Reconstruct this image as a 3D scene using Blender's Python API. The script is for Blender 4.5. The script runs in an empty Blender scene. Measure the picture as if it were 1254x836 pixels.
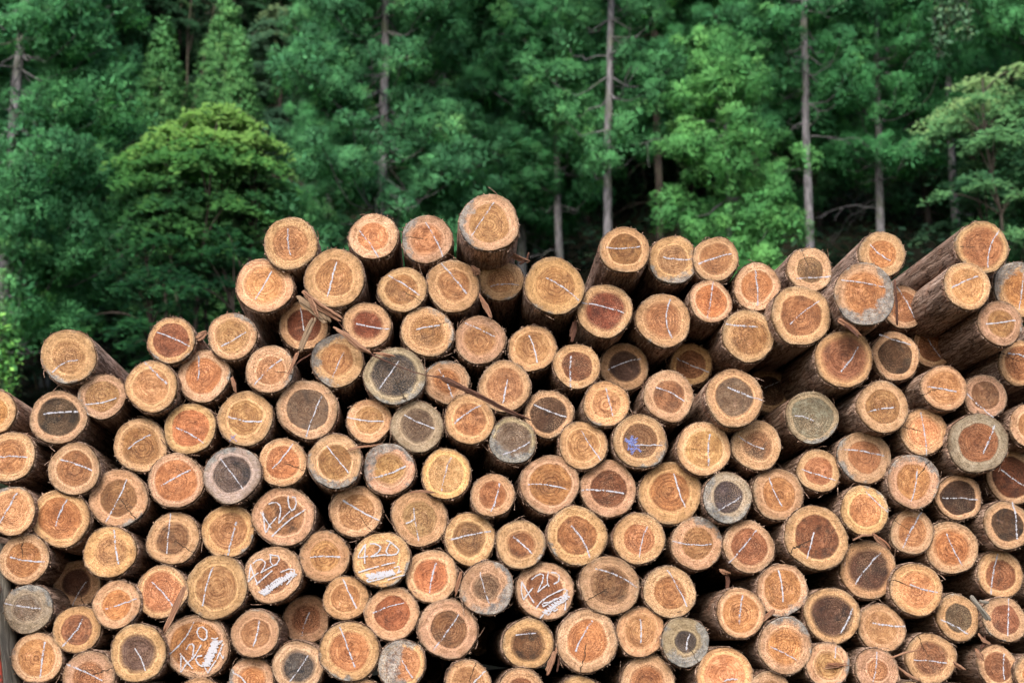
import bpy, math, random
import numpy as np
from mathutils import Vector, Matrix
random.seed(7); RNG = np.random.default_rng(11)
PI = math.pi

# One line per cut log, surveyed along the stack:
# id, centre x, centre y, radius, heartwood share, heartwood kind, weathering 0-9, chalk stroke x1 y1 x2 y2, options
LOGS = """
1 84 436 33.5 .60 o 3 64 456 96 441 b=-4
2 -8 504 27.5 .62 o 0 -20 510 0 500
3 71.5 511 33 .73 d 0 53 507 96 504
4 125 485 28.5 .68 o 3 105 495 143.5 487
5 185.5 473 31.5 .66 p 0 177 443 205 470
6 210 416.5 28.5 .75 r 3 192.5 407 232 424
7 -12 628 3 .6 o 0 0 0 0 0 skip
8 172 545 32.5 .73 q 0 156 550.5 185.5 532
9 232.5 524.5 31.5 .72 q 0 216 524 249 542
10 91 574 31.5 .68 q 1 74 562 113 576
11 11.5 559 31 .70 q 0 -4 560 34 560
12 215.5 588 33.5 .75 q 0 197.5 594.5 234 575
13 145 610 35.5 .62 b 2 156 586 129.5 639
14 13 625 30 .75 p 3 21 603 0 640
15 74 634 35 .72 q 2 83 611 68.5 644
16 29.5 684 30.5 .68 o 1 12 682 55 687
17 95 714 28 .60 d 0 107 711 89 741 dz=.33
18 134.5 675.5 31.5 .62 p 0 140 648 145.5 690.5
19 212 659 31.5 .62 b 0 209 627.5 204.5 677.5
20 34.5 745 29.5 .55 g 5 6.5 738 50.5 744
21 143 739.5 28.5 .60 o 1 128 746 168 732
22 198 724 31.5 .75 q 0 186 712 211 741
23 94.5 770 28.5 .65 b 0 102 758 76.5 791
24 45.5 805 30.5 .72 o 2 55 785 49.5 830
25 109 828 31 .60 r 0 82 812 126 833
26 169 799 34.5 .65 f 0 165 793 178 821
27 240.5 791 39 .78 q 0 0 0 0 0
28 243 861 31 .60 o 0 0 0 0 0
29 356 298 32.5 .66 o 1 352.5 280 356 313
30 324 349.5 34 .68 p 2 333 332 312.5 366
31 410 340.5 36.5 .62 p 0 412.5 321.5 401.5 363
33 284.5 411.5 29.5 .70 o 3 271 424 301.5 406.5
34 372 398.5 30 .68 m 0 368 377 372 405 dz=.12
35 249.5 460 32 .68 q 1 242.5 433.5 242 466
36 330.5 452 29.5 .60 o 3 311.5 471 345 440
37 413.5 441 32.5 .60 o 6 421 431 407 462
38 377 501 36.5 .70 e 0 394.5 485 375 535
39 300.5 512 34 .62 o 0 280 510.5 321 516
40 284.5 581 34.5 .66 k 3 270 561 297.5 598.5 sap=w
41 346 566 29.5 .68 q 0 359 543 333.5 573
42 410.5 564.5 33 .62 o 5 400 546 427 579
43 452 515 27 .62 o 0 425 510.5 470 515.5
44 347.5 632 36.5 .65 b 0 0 0 0 0
45 279.5 650 32 .70 p 2 290 638 279 679
46 265 718.5 38 .65 o 1 261 693 248.5 742
47 334.5 703 34.5 .62 r 0 0 0 0 0
48 397.5 681 30.5 .60 o 1 380 682 417 682
49 423.5 732 27 .62 o 0 420 709 437 744.5
50 312.5 775 29 .60 o 1 317 758.5 310 791
51 375 758.5 28.5 .62 r 1 379 749 370 778 dz=.26
52 308 833.5 28 .60 o 5 285 822 301.5 836
53 365 815 30.5 .64 k 0 377 802 355 833.5 sap=l;hd=.7
54 428 797 36 .66 q 3 416 766.5 435 816 low
55 467.6 684.7 34 .60 o 2 0 0 0 0
56 457.5 289.5 29.5 .60 o 1 440 282 464 314.5
57 523 293 30.5 .62 o 4 521 272 542 314
58 599 272.5 36.5 .68 o 4 605 248 577 289 dz=-.22
59 493 354.5 29 .65 q 0 475 337 514 362
60 555 350 32.5 .58 q 1 540.5 322 571.5 360
61 613.5 343 27 .60 o 2 601 350.5 635.5 349 dz=.10
62 449.5 398 29 .62 m 0 436 396 477 403
63 523.5 406 31.5 .66 q 3 510 403.5 539 398.5
64 588 416 30.5 .62 o 0 570 396 606 412.5
65 483.5 460 36.5 .76 k 4 488.5 442.5 463 478 sap=g;hd=.5
66 547 467.5 27.5 .58 q 3 537 452 554 487
67 618 473 32 .70 o 0 621.5 464.5 616.5 493.5
68 575 513 31 .65 q 0 590 495.5 557 518
69 511 522 31.5 .65 f 1 495 508 532.5 524.5 sap=g
70 628 539 28.5 .80 g 7 616 556 649 541
71 476.5 574 31.5 .62 o 7 456 585 497 570.5
72 546.5 580 30.5 .72 p 0 552.5 559.5 541 601.5
73 603.5 606 26.5 .62 q 0 612 591 601 626
74 436 626 31.5 .68 o 0 420 612.5 465 637.5
75 514 634 34 .62 p 0 506.5 622 512.5 662
76 575.5 659.5 31.5 .64 b 0 550.5 661 601.5 650
77 528.5 705 32 .66 q 0 534 688.5 526.5 725
78 596.5 719.5 32.5 .50 e 7 587.5 700 599.5 739
79 480 751 32.5 .65 r 0 456.5 750 495.5 737.5
80 548.5 769.5 36 .62 b 0 562 751 529.5 796.5
81 492 813 29 .75 p 9 492 808 505 829 half
82 573.5 836.5 28 .70 p 0 594 821 579 836
84 440 860 30 .60 b 0 0 0 0 0
85 679 350 36 .66 p 1 668.5 340 709 368 dz=-.08
86 765 306 30 .65 q 0 742 303 784 302 dz=-.12
87 824.5 318 30 .60 o 5 812 315 850 317
88 741 380.5 34 .72 m 0 711 370.5 764 383
89 812.5 392 33.5 .66 q 1 821 366 822.5 414 b=6
90 652 426.5 29 .70 o 0 647.5 410.5 658 444
91 706.5 448 28.5 .65 x 0 699.5 436.5 698.5 474
92 764.5 449 29.5 .65 d 0 744.5 453 784 439 dz=.2
93 742.5 494.5 28 .62 p 2 741.5 475 750.5 509.5
94 672 506.5 29.5 .75 d 0 652 494 694 510.5
95 819 484.5 31.5 .62 r 0 803 474 838 491.5
96 714 545 29.5 .65 o 0 712 527 735.5 563
97 784 540 33 .64 b 3 770 544 811 545
98 673.5 592.5 36 .70 q 0 646 593 696 599.5 b=-3
99 745 598 34.5 .64 x 0 712 599.5 764 604
100 821 603.5 38 .62 q 1 825.5 579.5 839 621
101 846 446 26 .68 r 0 827.5 438.5 868 455.5 dz=.3
102 862 549 33.5 .68 p 0 869 531.5 867.5 570 crack
103 637.5 666 30 .55 b 2 628.5 657 651.5 678 lobe
104 706.5 655.5 36 .64 b 2 699.5 643 722 682 b=-3
105 782.5 659 31.5 .60 q 0 792.5 644 783 682
106 667.5 723 35 .64 b 0 0 0 0 0
107 746.5 716.5 36 .64 b 0 729.5 696.5 779.5 719 b=-4
108 820 724.5 31.5 .62 o 1 817 697.5 841 742
109 647 787.5 30.5 .66 x 0 631.5 777 656 774.5
110 719 784 37.5 .66 q 0 726 759 704.5 797
111 784.5 773 30 .66 p 0 784 757.5 784.5 786.5
112 839 785.5 29.5 .45 k 8 845.5 775 840 795 sap=g;hd=.5
113 793 835 33 .65 r 0 0 0 0 0
114 638 846 28 .62 r 0 0 0 0 0
115 711 858 30 .60 b 0 0 0 0 0
116 853.5 665 32 .60 o 4 823 661.5 871 665.5 b=3
117 917 669 31.5 .70 r 0 926.5 649 892 689.5
118 1000 658 39 .68 x 0 996.5 651 988 683.5
119 891 609 30.5 .62 k 6 877 625.5 907 608 sap=w;hd=.6
120 953 605 31.5 .65 o 0 941.5 584 957 619
121 958 722 31.5 .74 q 3 952.5 697.5 958 736.5
122 907 750 30 .75 o 1 909.5 726 905 763.5
123 962 790 33.5 .65 o 3 942 791 976.5 809
124 1019.5 753 34 .75 d 0 1044 743 1029 775
125 888 827 34.5 .72 p 1 885 834 903 831
126 1014 813.5 27 .62 o 4 1023.5 791.5 1022 805 chip
127 943 850 28 .60 o 0 0 0 0 0
129 876.5 317 28 .70 q 1 855.5 323 895.5 310.5
130 870.5 369 26.5 .74 q 0 873.5 345 866 390
131 927 351 29 .66 q 0 924.5 330.5 927 375
132 991.5 330 28 .58 b 1 975.5 341 1016.5 338.5 dz=.05
133 916.5 411 32 .72 q 0 888.5 397 927 400
134 981 386 37 .68 q 0 1003.5 369 967.5 397 dz=-.12
135 1080.5 311 28.5 .60 o 1 1064.5 299 1089.5 319
136 1059 360 38 .70 o 8 1029.5 343 1084 352 dz=-.25
137 1107 376 27 .70 q 1 1098.5 351 1120.5 390 dz=.16
138 1203 302.5 33 .80 q 1 1223 283 1210 328 b=5;dz=-.2
139 1184.5 350 29.5 .72 p 0 1165.5 352 1198 338 dz=-.3
140 1250 354 34 .66 q 6 1253 336 1247.5 379
141 1225 395.5 28 .60 o 1 1207 397 1243 392.5 dz=-.25
142 1034 439 35.5 .78 r 0 1051 424 1029 455 dz=-.1
143 1097 436 30 .72 d 0 1076 410 1117 423 lobe
144 1143 423 27 .72 r 0 1136 415 1153 439 dz=.28
145 1250 444 28 .75 q 0 1233.5 432.5 1256 437
146 1156.5 475 28 .74 o 0 1136 473.5 1170.5 480 dz=-.12
147 1206.5 485 27 .65 b 1 1184 481.5 1216 511
148 1081.5 498 32.5 .66 q 1 1062 505 1095 499 dz=-.1
149 994.5 510.5 32.5 .78 g 3 972.5 509 996 515
150 1131 528.5 28.5 .66 p 0 1127 504.5 1134.5 557
151 1198 542.5 36.5 .66 r 1 1217.5 521 1203.5 555 sap=g;dz=-.1
152 1058.5 559.5 32.5 .62 o 3 1030 550 1083 558.5
153 1263 521 27 .60 o 1 0 0 0 0
154 1119 589 33 .66 o 5 1123 573 1115 613.5
155 1240 584 33 .76 m 0 1225.5 574.5 1254 594 dz=.12
156 1174 609 28 .75 d 0 1154 609.5 1197 612 lobe
157 1002.5 576 26.5 .66 o 0 981.5 574 1023 588
158 1059 624.5 30 .65 o 3 1060 602 1087 627
159 899.5 487 35.5 .65 e 0 891 474 933 490 dz=-.1
160 926.5 545 30.5 .60 b 0 904 534 935.5 550
161 943 478 28 .66 d 0 936 475.5 957 466 dz=.55
162 1117 651 27 .68 o 0 1128 627 1105.5 670
163 1165 670 32 .68 q 1 1158.5 653 1177.5 691.5
164 1233.5 643 29 .68 d 0 1239 613.5 1245 660
165 1063.5 697 35.5 .72 d 0 1078 676 1047 714.5
166 1122.5 721.5 32 .68 p 0 1114 715 1148 724.5
167 1225 703 28 .66 b 1 1222 677.5 1213 727
168 1173 755.5 28 .62 e 1 1151.5 758.5 1185.5 776
169 1079 768.5 29 .66 p 0 1068 762 1108.5 766
170 1230.5 758 27 .65 r 2 1234.5 732.5 1233.5 778
171 1140 806 31 .66 b 0 1118.5 807.5 1159 811.5
172 1074 820 26.5 .48 o 0 1073.5 797 1069 834
173 1222 815.5 25 .70 r 0 1229.5 800 1229.5 832
174 1266 824 23 .60 o 0 0 0 0 0
175 1114 862 27 .60 o 0 0 0 0 0
176 1175 866 28 .60 b 0 0 0 0 0
177 516 870 28 .60 o 0 0 0 0 0
178 1020 871 28 .60 o 0 0 0 0 0
179 40 868 30 .60 o 0 0 0 0 0
181 588 776 23 .60 r 0 0 0 0 0 dz=1.3
182 528 818 22 .60 b 0 0 0 0 0 dz=1.3
180 178 866 30 .60 b 0 0 0 0 0
"""

# logs that can be told from all others at a glance: (own label, short name other labels can point by)
LAND = {
 1: ("pale orange log jutting up at the pile's left shoulder, knot on its rim", "the left shoulder log"),
 3: ("log with near-black heart and wide tan ring, below the left shoulder log", "the black-hearted left log"),
 17: ("shadowed sunken log with dark brown heart, boxed in low at the left", "the sunken dark-hearted left log"),
 26: ("log with flat grey-brown disc of heartwood and a short chalk tick, bottom left", "the flat grey-brown disc log"),
 27: ("largest log chalked 420, with a long white stroke and scribble, bottom left", "the largest 420 log"),
 44: ("log chalked 420 over one slanting underline and no scribble", "the underlined 420 log"),
 47: ("log chalked 420 with a short underline and a solid white scribble below", "the solid-scribble 420 log"),
 55: ("log chalked 420 in neat figures with dashed lines and a hatched white block", "the neat dashed 420 log"),
 106: ("dark-hearted log chalked 420 with a loose open looping scribble", "the loose-scribble 420 log"),
 39: ("orange log with a small blue cross near its lower edge", "the blue-cross log"),
 97: ("tan log with a splash of blue paint left of its centre", "the blue-paint log"),
 65: ("log with blue-black heart filling it and pale greenish rim", "the blue-black log"),
 119: ("whitish weathered log end with a purple-black centre", "the whitish purple-cored log"),
 112: ("small grey-green lichened log end with a little black core, near the bottom", "the grey-green black-cored log"),
 40: ("log with charcoal grey heart and whitish weathered outer ring", "the charcoal-hearted white log"),
 53: ("pale cream log with dark grey cracked heart, at the bottom left of centre", "the cream and charcoal log"),
 54: ("large orange log whose lower edge is bleached grey-white", "the grey-lipped orange log"),
 58: ("large pale log at the very top of the pile, standing above all its neighbours", "the topmost log"),
 29: ("light orange log crowning the left end of the raised pile top", "the raised left crown log"),
 138: ("large bright orange log on the right crest, long peeled bark flank showing", "the bright right crest log"),
 135: ("orange log at the crest leaning behind the big grey-rimmed one", "the crest log behind grey rim"),
 136: ("big orange log with broad blue-grey weathered rim, projecting near the right crest", "the big grey-rimmed log"),
 126: ("small grey and orange log with splintered torn wood across its face", "the splintered log"),
 103: ("wavy-edged log with small lobed brown heart, slanting chalk line through it", "the small lobed brown log"),
 75: ("light orange log with a thin chalk cross on its face", "the chalk-cross log"),
 81: ("log end half slate grey, half orange, at the bottom edge", "the half-grey log"),
 70: ("small log end grey-brown and fuzzy all over, chalk stroke at lower edge", "the fuzzy all-grey log"),
 78: ("pale grey-beige log with hardly any heart showing, upright chalk line", "the pale beige-grey log"),
 149: ("green-grey mouldy log with dark smudged centre, deep between bark flanks", "the mouldy green-grey log"),
 111: ("pale yellow log like a bullseye, fine even rings about its centre", "the bullseye log"),
 124: ("log with dark brown wheel of rings and small red pith, yellow outer ring", "the dark wheel log"),
 165: ("oval log with split-looking dark brown heart under curled red bark", "the oval dark-hearted log"),
 118: ("very large log with swirling dark patch on the right of its heart", "the large swirl-hearted log"),
 102: ("light orange log with a thin dark crack running in from its left edge", "the cracked light log"),
 143: ("wavy-hearted dark brown log, chalk line along its upper edge", "the wavy dark-hearted log"),
 151: ("large log with soft reddish-brown heart and greenish-beige surround", "the big greenish-beige log"),
 181: ("added log end set far back to darken the hole at bottom centre, right side", "the far-back log"),  # extra log, added so daylight behind the stack stays blocked
 182: ("added log end set far back to darken the gap beside the half-grey log", "the far-back gap log"),  # likewise added, to keep this gap black
 161: ("deeply sunken log almost lost in the dark between its neighbours", "the deeply sunken log"),
 98: ("large glowing orange log with a sagging chalk line below its centre", "the large glowing orange log"),
 94: ("log nearly filled by very dark brown heart with thin tan rim", "the very dark-hearted log"),
 71: ("small-ringed orange log with mottled blue-grey rim all round", "the mottled blue-rimmed log"),
 88: ("large log with deep rusty red heart and finely ringed centre, near the crest", "the rusty red crest log"),
 154: ("orange-centred log with frosty grey rim and a bent chalk line", "the frosty-rimmed log"),
 38: ("large log with fuzzy grey-brown heart and tan rim, chalk dab at right edge", "the fuzzy brown-hearted log"),
 159: ("large log with round grey-brown heart in a light orange ring", "the round grey-hearted log"),
 132: ("cream-edged log with peeled pink flank, brown oval heart, at the crest", "the cream-edged crest log"),
}
# ---------------------------------------------------------------- scene, camera
scn = bpy.context.scene
COL = scn.collection
F = 1741.0; CX, CY = 627.0, 418.0          # the photograph's focal length and centre, in its pixels
PITCH = math.atan((800 - CY) / F)
EYE = Vector((0, 0, 1.55))
cam = bpy.data.cameras.new('camera'); cam_o = bpy.data.objects.new('camera', cam); COL.objects.link(cam_o)
cam.lens = 50; cam.sensor_width = 36; cam.clip_end = 2000; cam.clip_start = .05
cam_o.location = EYE; cam_o.rotation_euler = (PI/2 + PITCH, 0, 0)
scn.camera = cam_o
RC = Matrix.Rotation(PI/2 + PITCH, 3, 'X')
def ray(px, py):
    return (RC @ Vector(((px-CX)/F, -(py-CY)/F, -1))).normalized()
dd = ray(530, 800); dd.z = 0; D = dd.normalized()      # which way the logs run
U = Vector((D.y, -D.x, 0)); W = Vector((0, 0, 1))
D0 = 6.7
def on_front(px, py, t=0.0):
    r = ray(px, py); return EYE + r * ((D0 + t) / r.dot(D))
def at_dist(px, py, y):
    r = ray(px, py); return EYE + r * (y / r.y)
cam.dof.use_dof = True; cam.dof.focus_distance = 6.75; cam.dof.aperture_fstop = 2.4

def tag(o, label=None, cat=None, group=None, kind=None):
    if label: o['label'] = label
    if cat: o['category'] = cat
    if group: o['group'] = group
    if kind: o['kind'] = kind
    return o
def empty(name, mat=None, loc=None):
    o = bpy.data.objects.new(name, None); COL.objects.link(o); o.empty_display_size = .1
    if mat is not None: o.matrix_world = mat
    if loc is not None: o.location = loc
    return o
def mesh_np(name, verts, faces4=None, faces3=None, mat=None, smooth=False, extra=None):
    """verts (n,3); faces4 (m,4) and faces3 (k,3) index arrays"""
    me = bpy.data.meshes.new(name)
    v = np.asarray(verts, dtype=np.float32)
    idx = []; starts = []; tot = []; p = 0
    for f, n in ((faces4, 4), (faces3, 3)):
        if f is None or len(f) == 0: continue
        f = np.asarray(f, dtype=np.int32)
        idx.append(f.ravel()); starts.append(p + np.arange(len(f), dtype=np.int32)*n); tot.append(np.full(len(f), n, dtype=np.int32)); p += f.size
    idx = np.concatenate(idx); starts = np.concatenate(starts); tot = np.concatenate(tot)
    me.vertices.add(len(v)); me.vertices.foreach_set('co', v.ravel())
    me.loops.add(len(idx)); me.loops.foreach_set('vertex_index', idx)
    me.polygons.add(len(starts)); me.polygons.foreach_set('loop_start', starts); me.polygons.foreach_set('loop_total', tot)
    if smooth: me.polygons.foreach_set('use_smooth', np.ones(len(starts), dtype=bool))
    for nm, typ, dom, data in (extra or []):
        a = me.attributes.new(nm, typ, dom)
        key = 'vector' if typ == 'FLOAT_VECTOR' else ('color' if typ == 'FLOAT_COLOR' else 'value')
        a.data.foreach_set(key, np.asarray(data, dtype=np.float32).ravel())
    me.update(calc_edges=True)
    if mat: me.materials.append(mat)
    return me
def link(name, me, parent=None, mw=None):
    o = bpy.data.objects.new(name, me); COL.objects.link(o)
    if parent: o.parent = parent
    if mw is not None: o.matrix_world = mw
    return o
def grid_faces(nr, nc, wrap=True):
    i = np.arange(nr-1)[:, None]*nc; j = np.arange(nc if wrap else nc-1)[None]
    j2 = (j+1) % nc
    return np.stack([i+j, i+j2, i+nc+j2, i+nc+j], -1).reshape(-1, 4)
def tube(path, rad, n=8, cap=True):
    """tube along a path: verts, quads"""
    path = np.asarray(path, float); rad = np.broadcast_to(rad, len(path))
    t = np.gradient(path, axis=0); t /= np.linalg.norm(t, axis=1)[:, None] + 1e-9
    ref = np.array([.3, .1, 1.]) if abs(t[0][2]) < .9 else np.array([1., .2, 0])
    a = np.cross(t, ref); a /= np.linalg.norm(a, axis=1)[:, None] + 1e-9
    b = np.cross(t, a)
    th = np.arange(n)/n*2*PI
    v = path[:, None] + rad[:, None, None]*(a[:, None]*np.cos(th)[None, :, None] + b[:, None]*np.sin(th)[None, :, None])
    return v.reshape(-1, 3), grid_faces(len(path), n)[:, ::-1]
class Acc:
    def __init__(s): s.v = []; s.q = []; s.t = []; s.n = 0; s.a = []
    def add(s, v, q=None, t=None, a=None):
        v = np.asarray(v, float)
        if q is not None and len(q): s.q.append(np.asarray(q)+s.n)
        if t is not None and len(t): s.t.append(np.asarray(t)+s.n)
        if a is not None: s.a.append(np.broadcast_to(np.asarray(a, float), (len(v),)))
        s.v.append(v); s.n += len(v)
    def mesh(s, name, mat, smooth=False, attr=None):
        ex = [(attr, 'FLOAT', 'POINT', np.concatenate(s.a))] if attr else None
        return mesh_np(name, np.concatenate(s.v), np.concatenate(s.q) if s.q else None, np.concatenate(s.t) if s.t else None, mat, smooth, ex)

# ---------------------------------------------------------------- node helpers
class NT:
    def __init__(s, name):
        s.m = bpy.data.materials.new(name); s.m.use_nodes = True
        s.t = s.m.node_tree; s.t.nodes.clear()
    def n(s, typ, inp=None, **kw):
        x = s.t.nodes.new(typ)
        for k, v in kw.items(): setattr(x, k, v)
        for k, v in (inp or {}).items(): s.set(x.inputs[k], v)
        return x
    def set(s, sock, v):
        if isinstance(v, bpy.types.NodeSocket): s.t.links.new(v, sock)
        elif isinstance(v, bpy.types.Node): s.t.links.new(v.outputs[0], sock)
        else: sock.default_value = v
    def math(s, op, a, b=None, c=None, clamp=False):
        x = s.n('ShaderNodeMath', operation=op, use_clamp=clamp)
        for i, v in enumerate((a, b, c)):
            if v is not None: s.set(x.inputs[i], v)
        return x.outputs[0]
    def vmath(s, op, a, b=None):
        x = s.n('ShaderNodeVectorMath', operation=op)
        for i, v in enumerate((a, b)):
            if v is not None: s.set(x.inputs[i], v)
        return x.outputs['Value'] if op in ('LENGTH', 'DOT_PRODUCT') else x.outputs[0]
    def mix(s, f, a, b, blend='MIX'):
        x = s.n('ShaderNodeMix', data_type='RGBA', blend_type=blend)
        s.set(x.inputs[0], f); s.set(x.inputs[6], a if not isinstance(a, tuple) else (*a, 1)[:4]); s.set(x.inputs[7], b if not isinstance(b, tuple) else (*b, 1)[:4])
        return x.outputs[2]
    def noise(s, vec, scale, detail=3, rough=.55, dist=0, col=False):
        x = s.n('ShaderNodeTexNoise', {'Scale': scale, 'Detail': detail, 'Roughness': rough, 'Distortion': dist})
        if vec is not None: s.set(x.inputs['Vector'], vec)
        return x.outputs['Color' if col else 'Fac']
    def ss(s, v, lo, hi, a=0., b=1.):
        x = s.n('ShaderNodeMapRange', {'From Min': lo, 'From Max': hi, 'To Min': a, 'To Max': b}, interpolation_type='SMOOTHSTEP')
        s.set(x.inputs[0], v); return x.outputs[0]
    def lin(s, v, lo, hi, a=0., b=1.):
        x = s.n('ShaderNodeMapRange', {'From Min': lo, 'From Max': hi, 'To Min': a, 'To Max': b})
        s.set(x.inputs[0], v); return x.outputs[0]
    def attr(s, name, out='Fac', typ='GEOMETRY'):
        return s.n('ShaderNodeAttribute', attribute_name=name, attribute_type=typ).outputs[out]
    def xyz(s, v):
        x = s.n('ShaderNodeSeparateXYZ', {0: v}); return x.outputs
    def comb(s, a, b, c):
        x = s.n('ShaderNodeCombineXYZ', {0: a, 1: b, 2: c}); return x.outputs[0]
    def scale(s, v, sc):
        x = s.n('ShaderNodeMapping'); s.set(x.inputs[0], v); x.inputs['Scale'].default_value = sc; return x.outputs[0]
    def bump(s, h, strength, dist, normal=None):
        x = s.n('ShaderNodeBump', {'Strength': strength, 'Distance': dist, 'Height': h})
        if normal is not None: s.set(x.inputs['Normal'], normal)
        return x.outputs[0]
    def out(s, sh):
        o = s.n('ShaderNodeOutputMaterial'); s.t.links.new(sh, o.inputs[0]); return s.m
    def bsdf(s, col, rough=.8, normal=None, spec=.2, **kw):
        x = s.n('ShaderNodeBsdfPrincipled', {'Base Color': col if not isinstance(col, tuple) else (*col, 1)[:4], 'Roughness': rough, 'Specular IOR Level': spec})
        if normal is not None: s.set(x.inputs['Normal'], normal)
        for k, v in kw.items(): s.set(x.inputs[k], v)
        return x.outputs[0]

# ---------------------------------------------------------------- materials
def mat_cut():
    g = NT('sawn_wood')
    pos = g.attr('pos', 'Vector'); px, py, seed = g.xyz(pos)
    rn0 = g.attr('rn')
    hc = g.vmath('MULTIPLY', g.attr('hc', 'Color'), (.50, .48, .46)); sc = g.vmath('MULTIPLY', g.attr('sc', 'Color'), (.57, .55, .54))
    hr, stain, blotch = g.xyz(g.attr('pa', 'Vector'))
    rad, sang, half = g.xyz(g.attr('pb', 'Vector'))
    kang, crack, fuzz = g.xyz(g.attr('pc', 'Vector'))
    # sample position with the log's own offset
    P = g.comb(g.math('ADD', px, g.math('MULTIPLY', seed, 3.1)), g.math('ADD', py, g.math('MULTIPLY', seed, 7.7)), seed)
    n_lo = g.noise(P, 9, 2); n_md = g.noise(P, 34, 3); n_hi = g.noise(P, 120, 3, .7)
    n_sp = g.noise(P, 200, 2, .8); n_bl = g.noise(P, 15, 3, .6)
    rn = g.math('ADD', rn0, g.math('ADD', g.math('MULTIPLY', g.math('SUBTRACT', n_lo, .5), .16), g.math('MULTIPLY', g.math('SUBTRACT', n_md, .5), .05)))
    # growth rings: wide about the pith, fine towards the bark, uneven
    wob = g.math('MULTIPLY', g.math('SUBTRACT', n_md, .5), 1.3)
    irr = g.noise(g.comb(g.math('MULTIPLY', rn, 14.), seed, seed), 1.0, 2)
    cyc = g.math('ADD', g.math('MULTIPLY', g.math('POWER', g.math('MAXIMUM', rn, .001), 1.22), g.math('MULTIPLY', rad, g.math('ADD', 62., g.math('MULTIPLY', g.math('FRACT', g.math('MULTIPLY', seed, .731)), 45.)))), wob)
    cyc = g.math('ADD', cyc, g.math('MULTIPLY', irr, 2.2))
    fr = g.math('FRACT', cyc)
    late = g.math('MULTIPLY', g.ss(fr, .35, .85), g.ss(fr, 1.0, .9))
    cyc2 = g.math('FRACT', g.math('ADD', g.math('MULTIPLY', cyc, 2.37), g.math('MULTIPLY', n_hi, .5)))
    late2 = g.math('MULTIPLY', g.ss(cyc2, .3, .8), g.ss(cyc2, 1.0, .85))
    late = g.math('MAXIMUM', late, g.math('MULTIPLY', late2, .5))
    ringmask = g.math('MULTIPLY', g.ss(rn, 1.0, .25, .22, 1.0), g.lin(n_lo, .25, .75, .35, 1.25))
    # heart and sap
    wa, wst, tone = g.xyz(g.attr('pd', 'Vector'))
    hm = g.lin(g.math('DIVIDE', g.math('SUBTRACT', hr, rn), tone), -1., 1.)
    hcol = g.mix(g.ss(n_md, .38, .68, 0, .8), g.vmath('MULTIPLY', hc, (.86, .8, .76)), g.vmath('MULTIPLY', hc, (1.28, 1.38, 1.5)))
    hcol = g.mix(g.ss(n_bl, .4, .66, 0, .7), hcol, g.vmath('MULTIPLY', hcol, (.62, .55, .52)))
    bl = g.math('MULTIPLY', g.ss(g.noise(P, 14, 4, .6, .6), .47, .66), blotch)
    hcol = g.mix(bl, hcol, g.vmath('MULTIPLY', hc, (.22, .26, .36)))
    # dark band just inside the heart's edge
    band = g.math('MULTIPLY', g.ss(g.math('ABSOLUTE', g.math('SUBTRACT', g.math('SUBTRACT', rn, hr), -.035)), .035, .0), g.lin(g.noise(P, 6, 2), .35, .7, 0, .45))
    hcol = g.mix(band, hcol, g.vmath('MULTIPLY', hc, (.55, .5, .5)))
    scol = g.mix(g.ss(n_md, .36, .64, 0, .8), sc, g.vmath('MULTIPLY', sc, (.72, .68, .6)))
    scol = g.mix(g.ss(n_bl, .42, .66, 0, .55), scol, g.vmath('MULTIPLY', scol, (.7, .66, .62)))
    # pale ring between the two
    pale = g.math('MULTIPLY', g.ss(g.math('ABSOLUTE', g.math('SUBTRACT', g.math('SUBTRACT', rn, hr), .06)), .06, .01), .55)
    scol = g.mix(pale, scol, g.vmath('MINIMUM', g.vmath('MULTIPLY', sc, (1.32, 1.3, 1.25)), (.5, .38, .24)))
    # weathered, browner towards the bark
    rimn = g.noise(P, 26, 3, .6)
    rim = g.math('MULTIPLY', g.ss(g.math('ADD', rn0, g.math('MULTIPLY', g.math('SUBTRACT', rimn, .5), .22)), .84, 1.04), .7)
    scol = g.mix(rim, scol, g.mix(g.ss(n_lo, .4, .6), (.075, .046, .026), (.12, .098, .07)))
    col = g.mix(hm, scol, hcol)
    col = g.mix(g.math('MULTIPLY', g.math('MULTIPLY', late, ringmask), 1., clamp=True), col, g.vmath('MULTIPLY', col, (.45, .33, .27)))
    # blue-grey mould and weather stain from the edge inwards
    sdir = g.math('ADD', g.math('MULTIPLY', g.math('COSINE', sang), px), g.math('MULTIPLY', g.math('SINE', sang), py))
    sdir = g.math('DIVIDE', sdir, rad)
    sv = g.math('ADD', g.math('ADD', g.math('MULTIPLY', rn0, .9), g.math('MULTIPLY', sdir, .33)), g.math('MULTIPLY', g.math('SUBTRACT', g.noise(P, 17, 4, .62), .5), 1.35))
    thr = g.math('SUBTRACT', 1.55, g.math('MULTIPLY', stain, .95))
    sm = g.ss(g.math('SUBTRACT', sv, thr), -.03, .2)
    halfm = g.ss(g.math('ADD', sdir, g.math('MULTIPLY', g.math('SUBTRACT', n_md, .5), .7)), .02, .22)
    sm = g.math('MAXIMUM', sm, g.math('MULTIPLY', halfm, half))
    sm = g.math('MULTIPLY', sm, g.lin(n_hi, .3, .6, .5, .95), clamp=True)
    scl = g.mix(g.lin(g.noise(P, 40, 3), .35, .65), (.055, .062, .07), (.19, .185, .17))
    col = g.mix(sm, col, scl)
    # torn pale fibres and dark specks left by the saw
    ca = g.math('COSINE', kang); sa = g.math('SINE', kang)
    kx = g.math('ADD', g.math('MULTIPLY', px, ca), g.math('MULTIPLY', py, sa))
    ky = g.math('SUBTRACT', g.math('MULTIPLY', py, ca), g.math('MULTIPLY', px, sa))
    kerf = g.noise(g.comb(g.math('ADD', g.math('MULTIPLY', kx, 26.), seed), g.math('MULTIPLY', ky, 170.), seed), 1.0, 3, .7)
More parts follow.
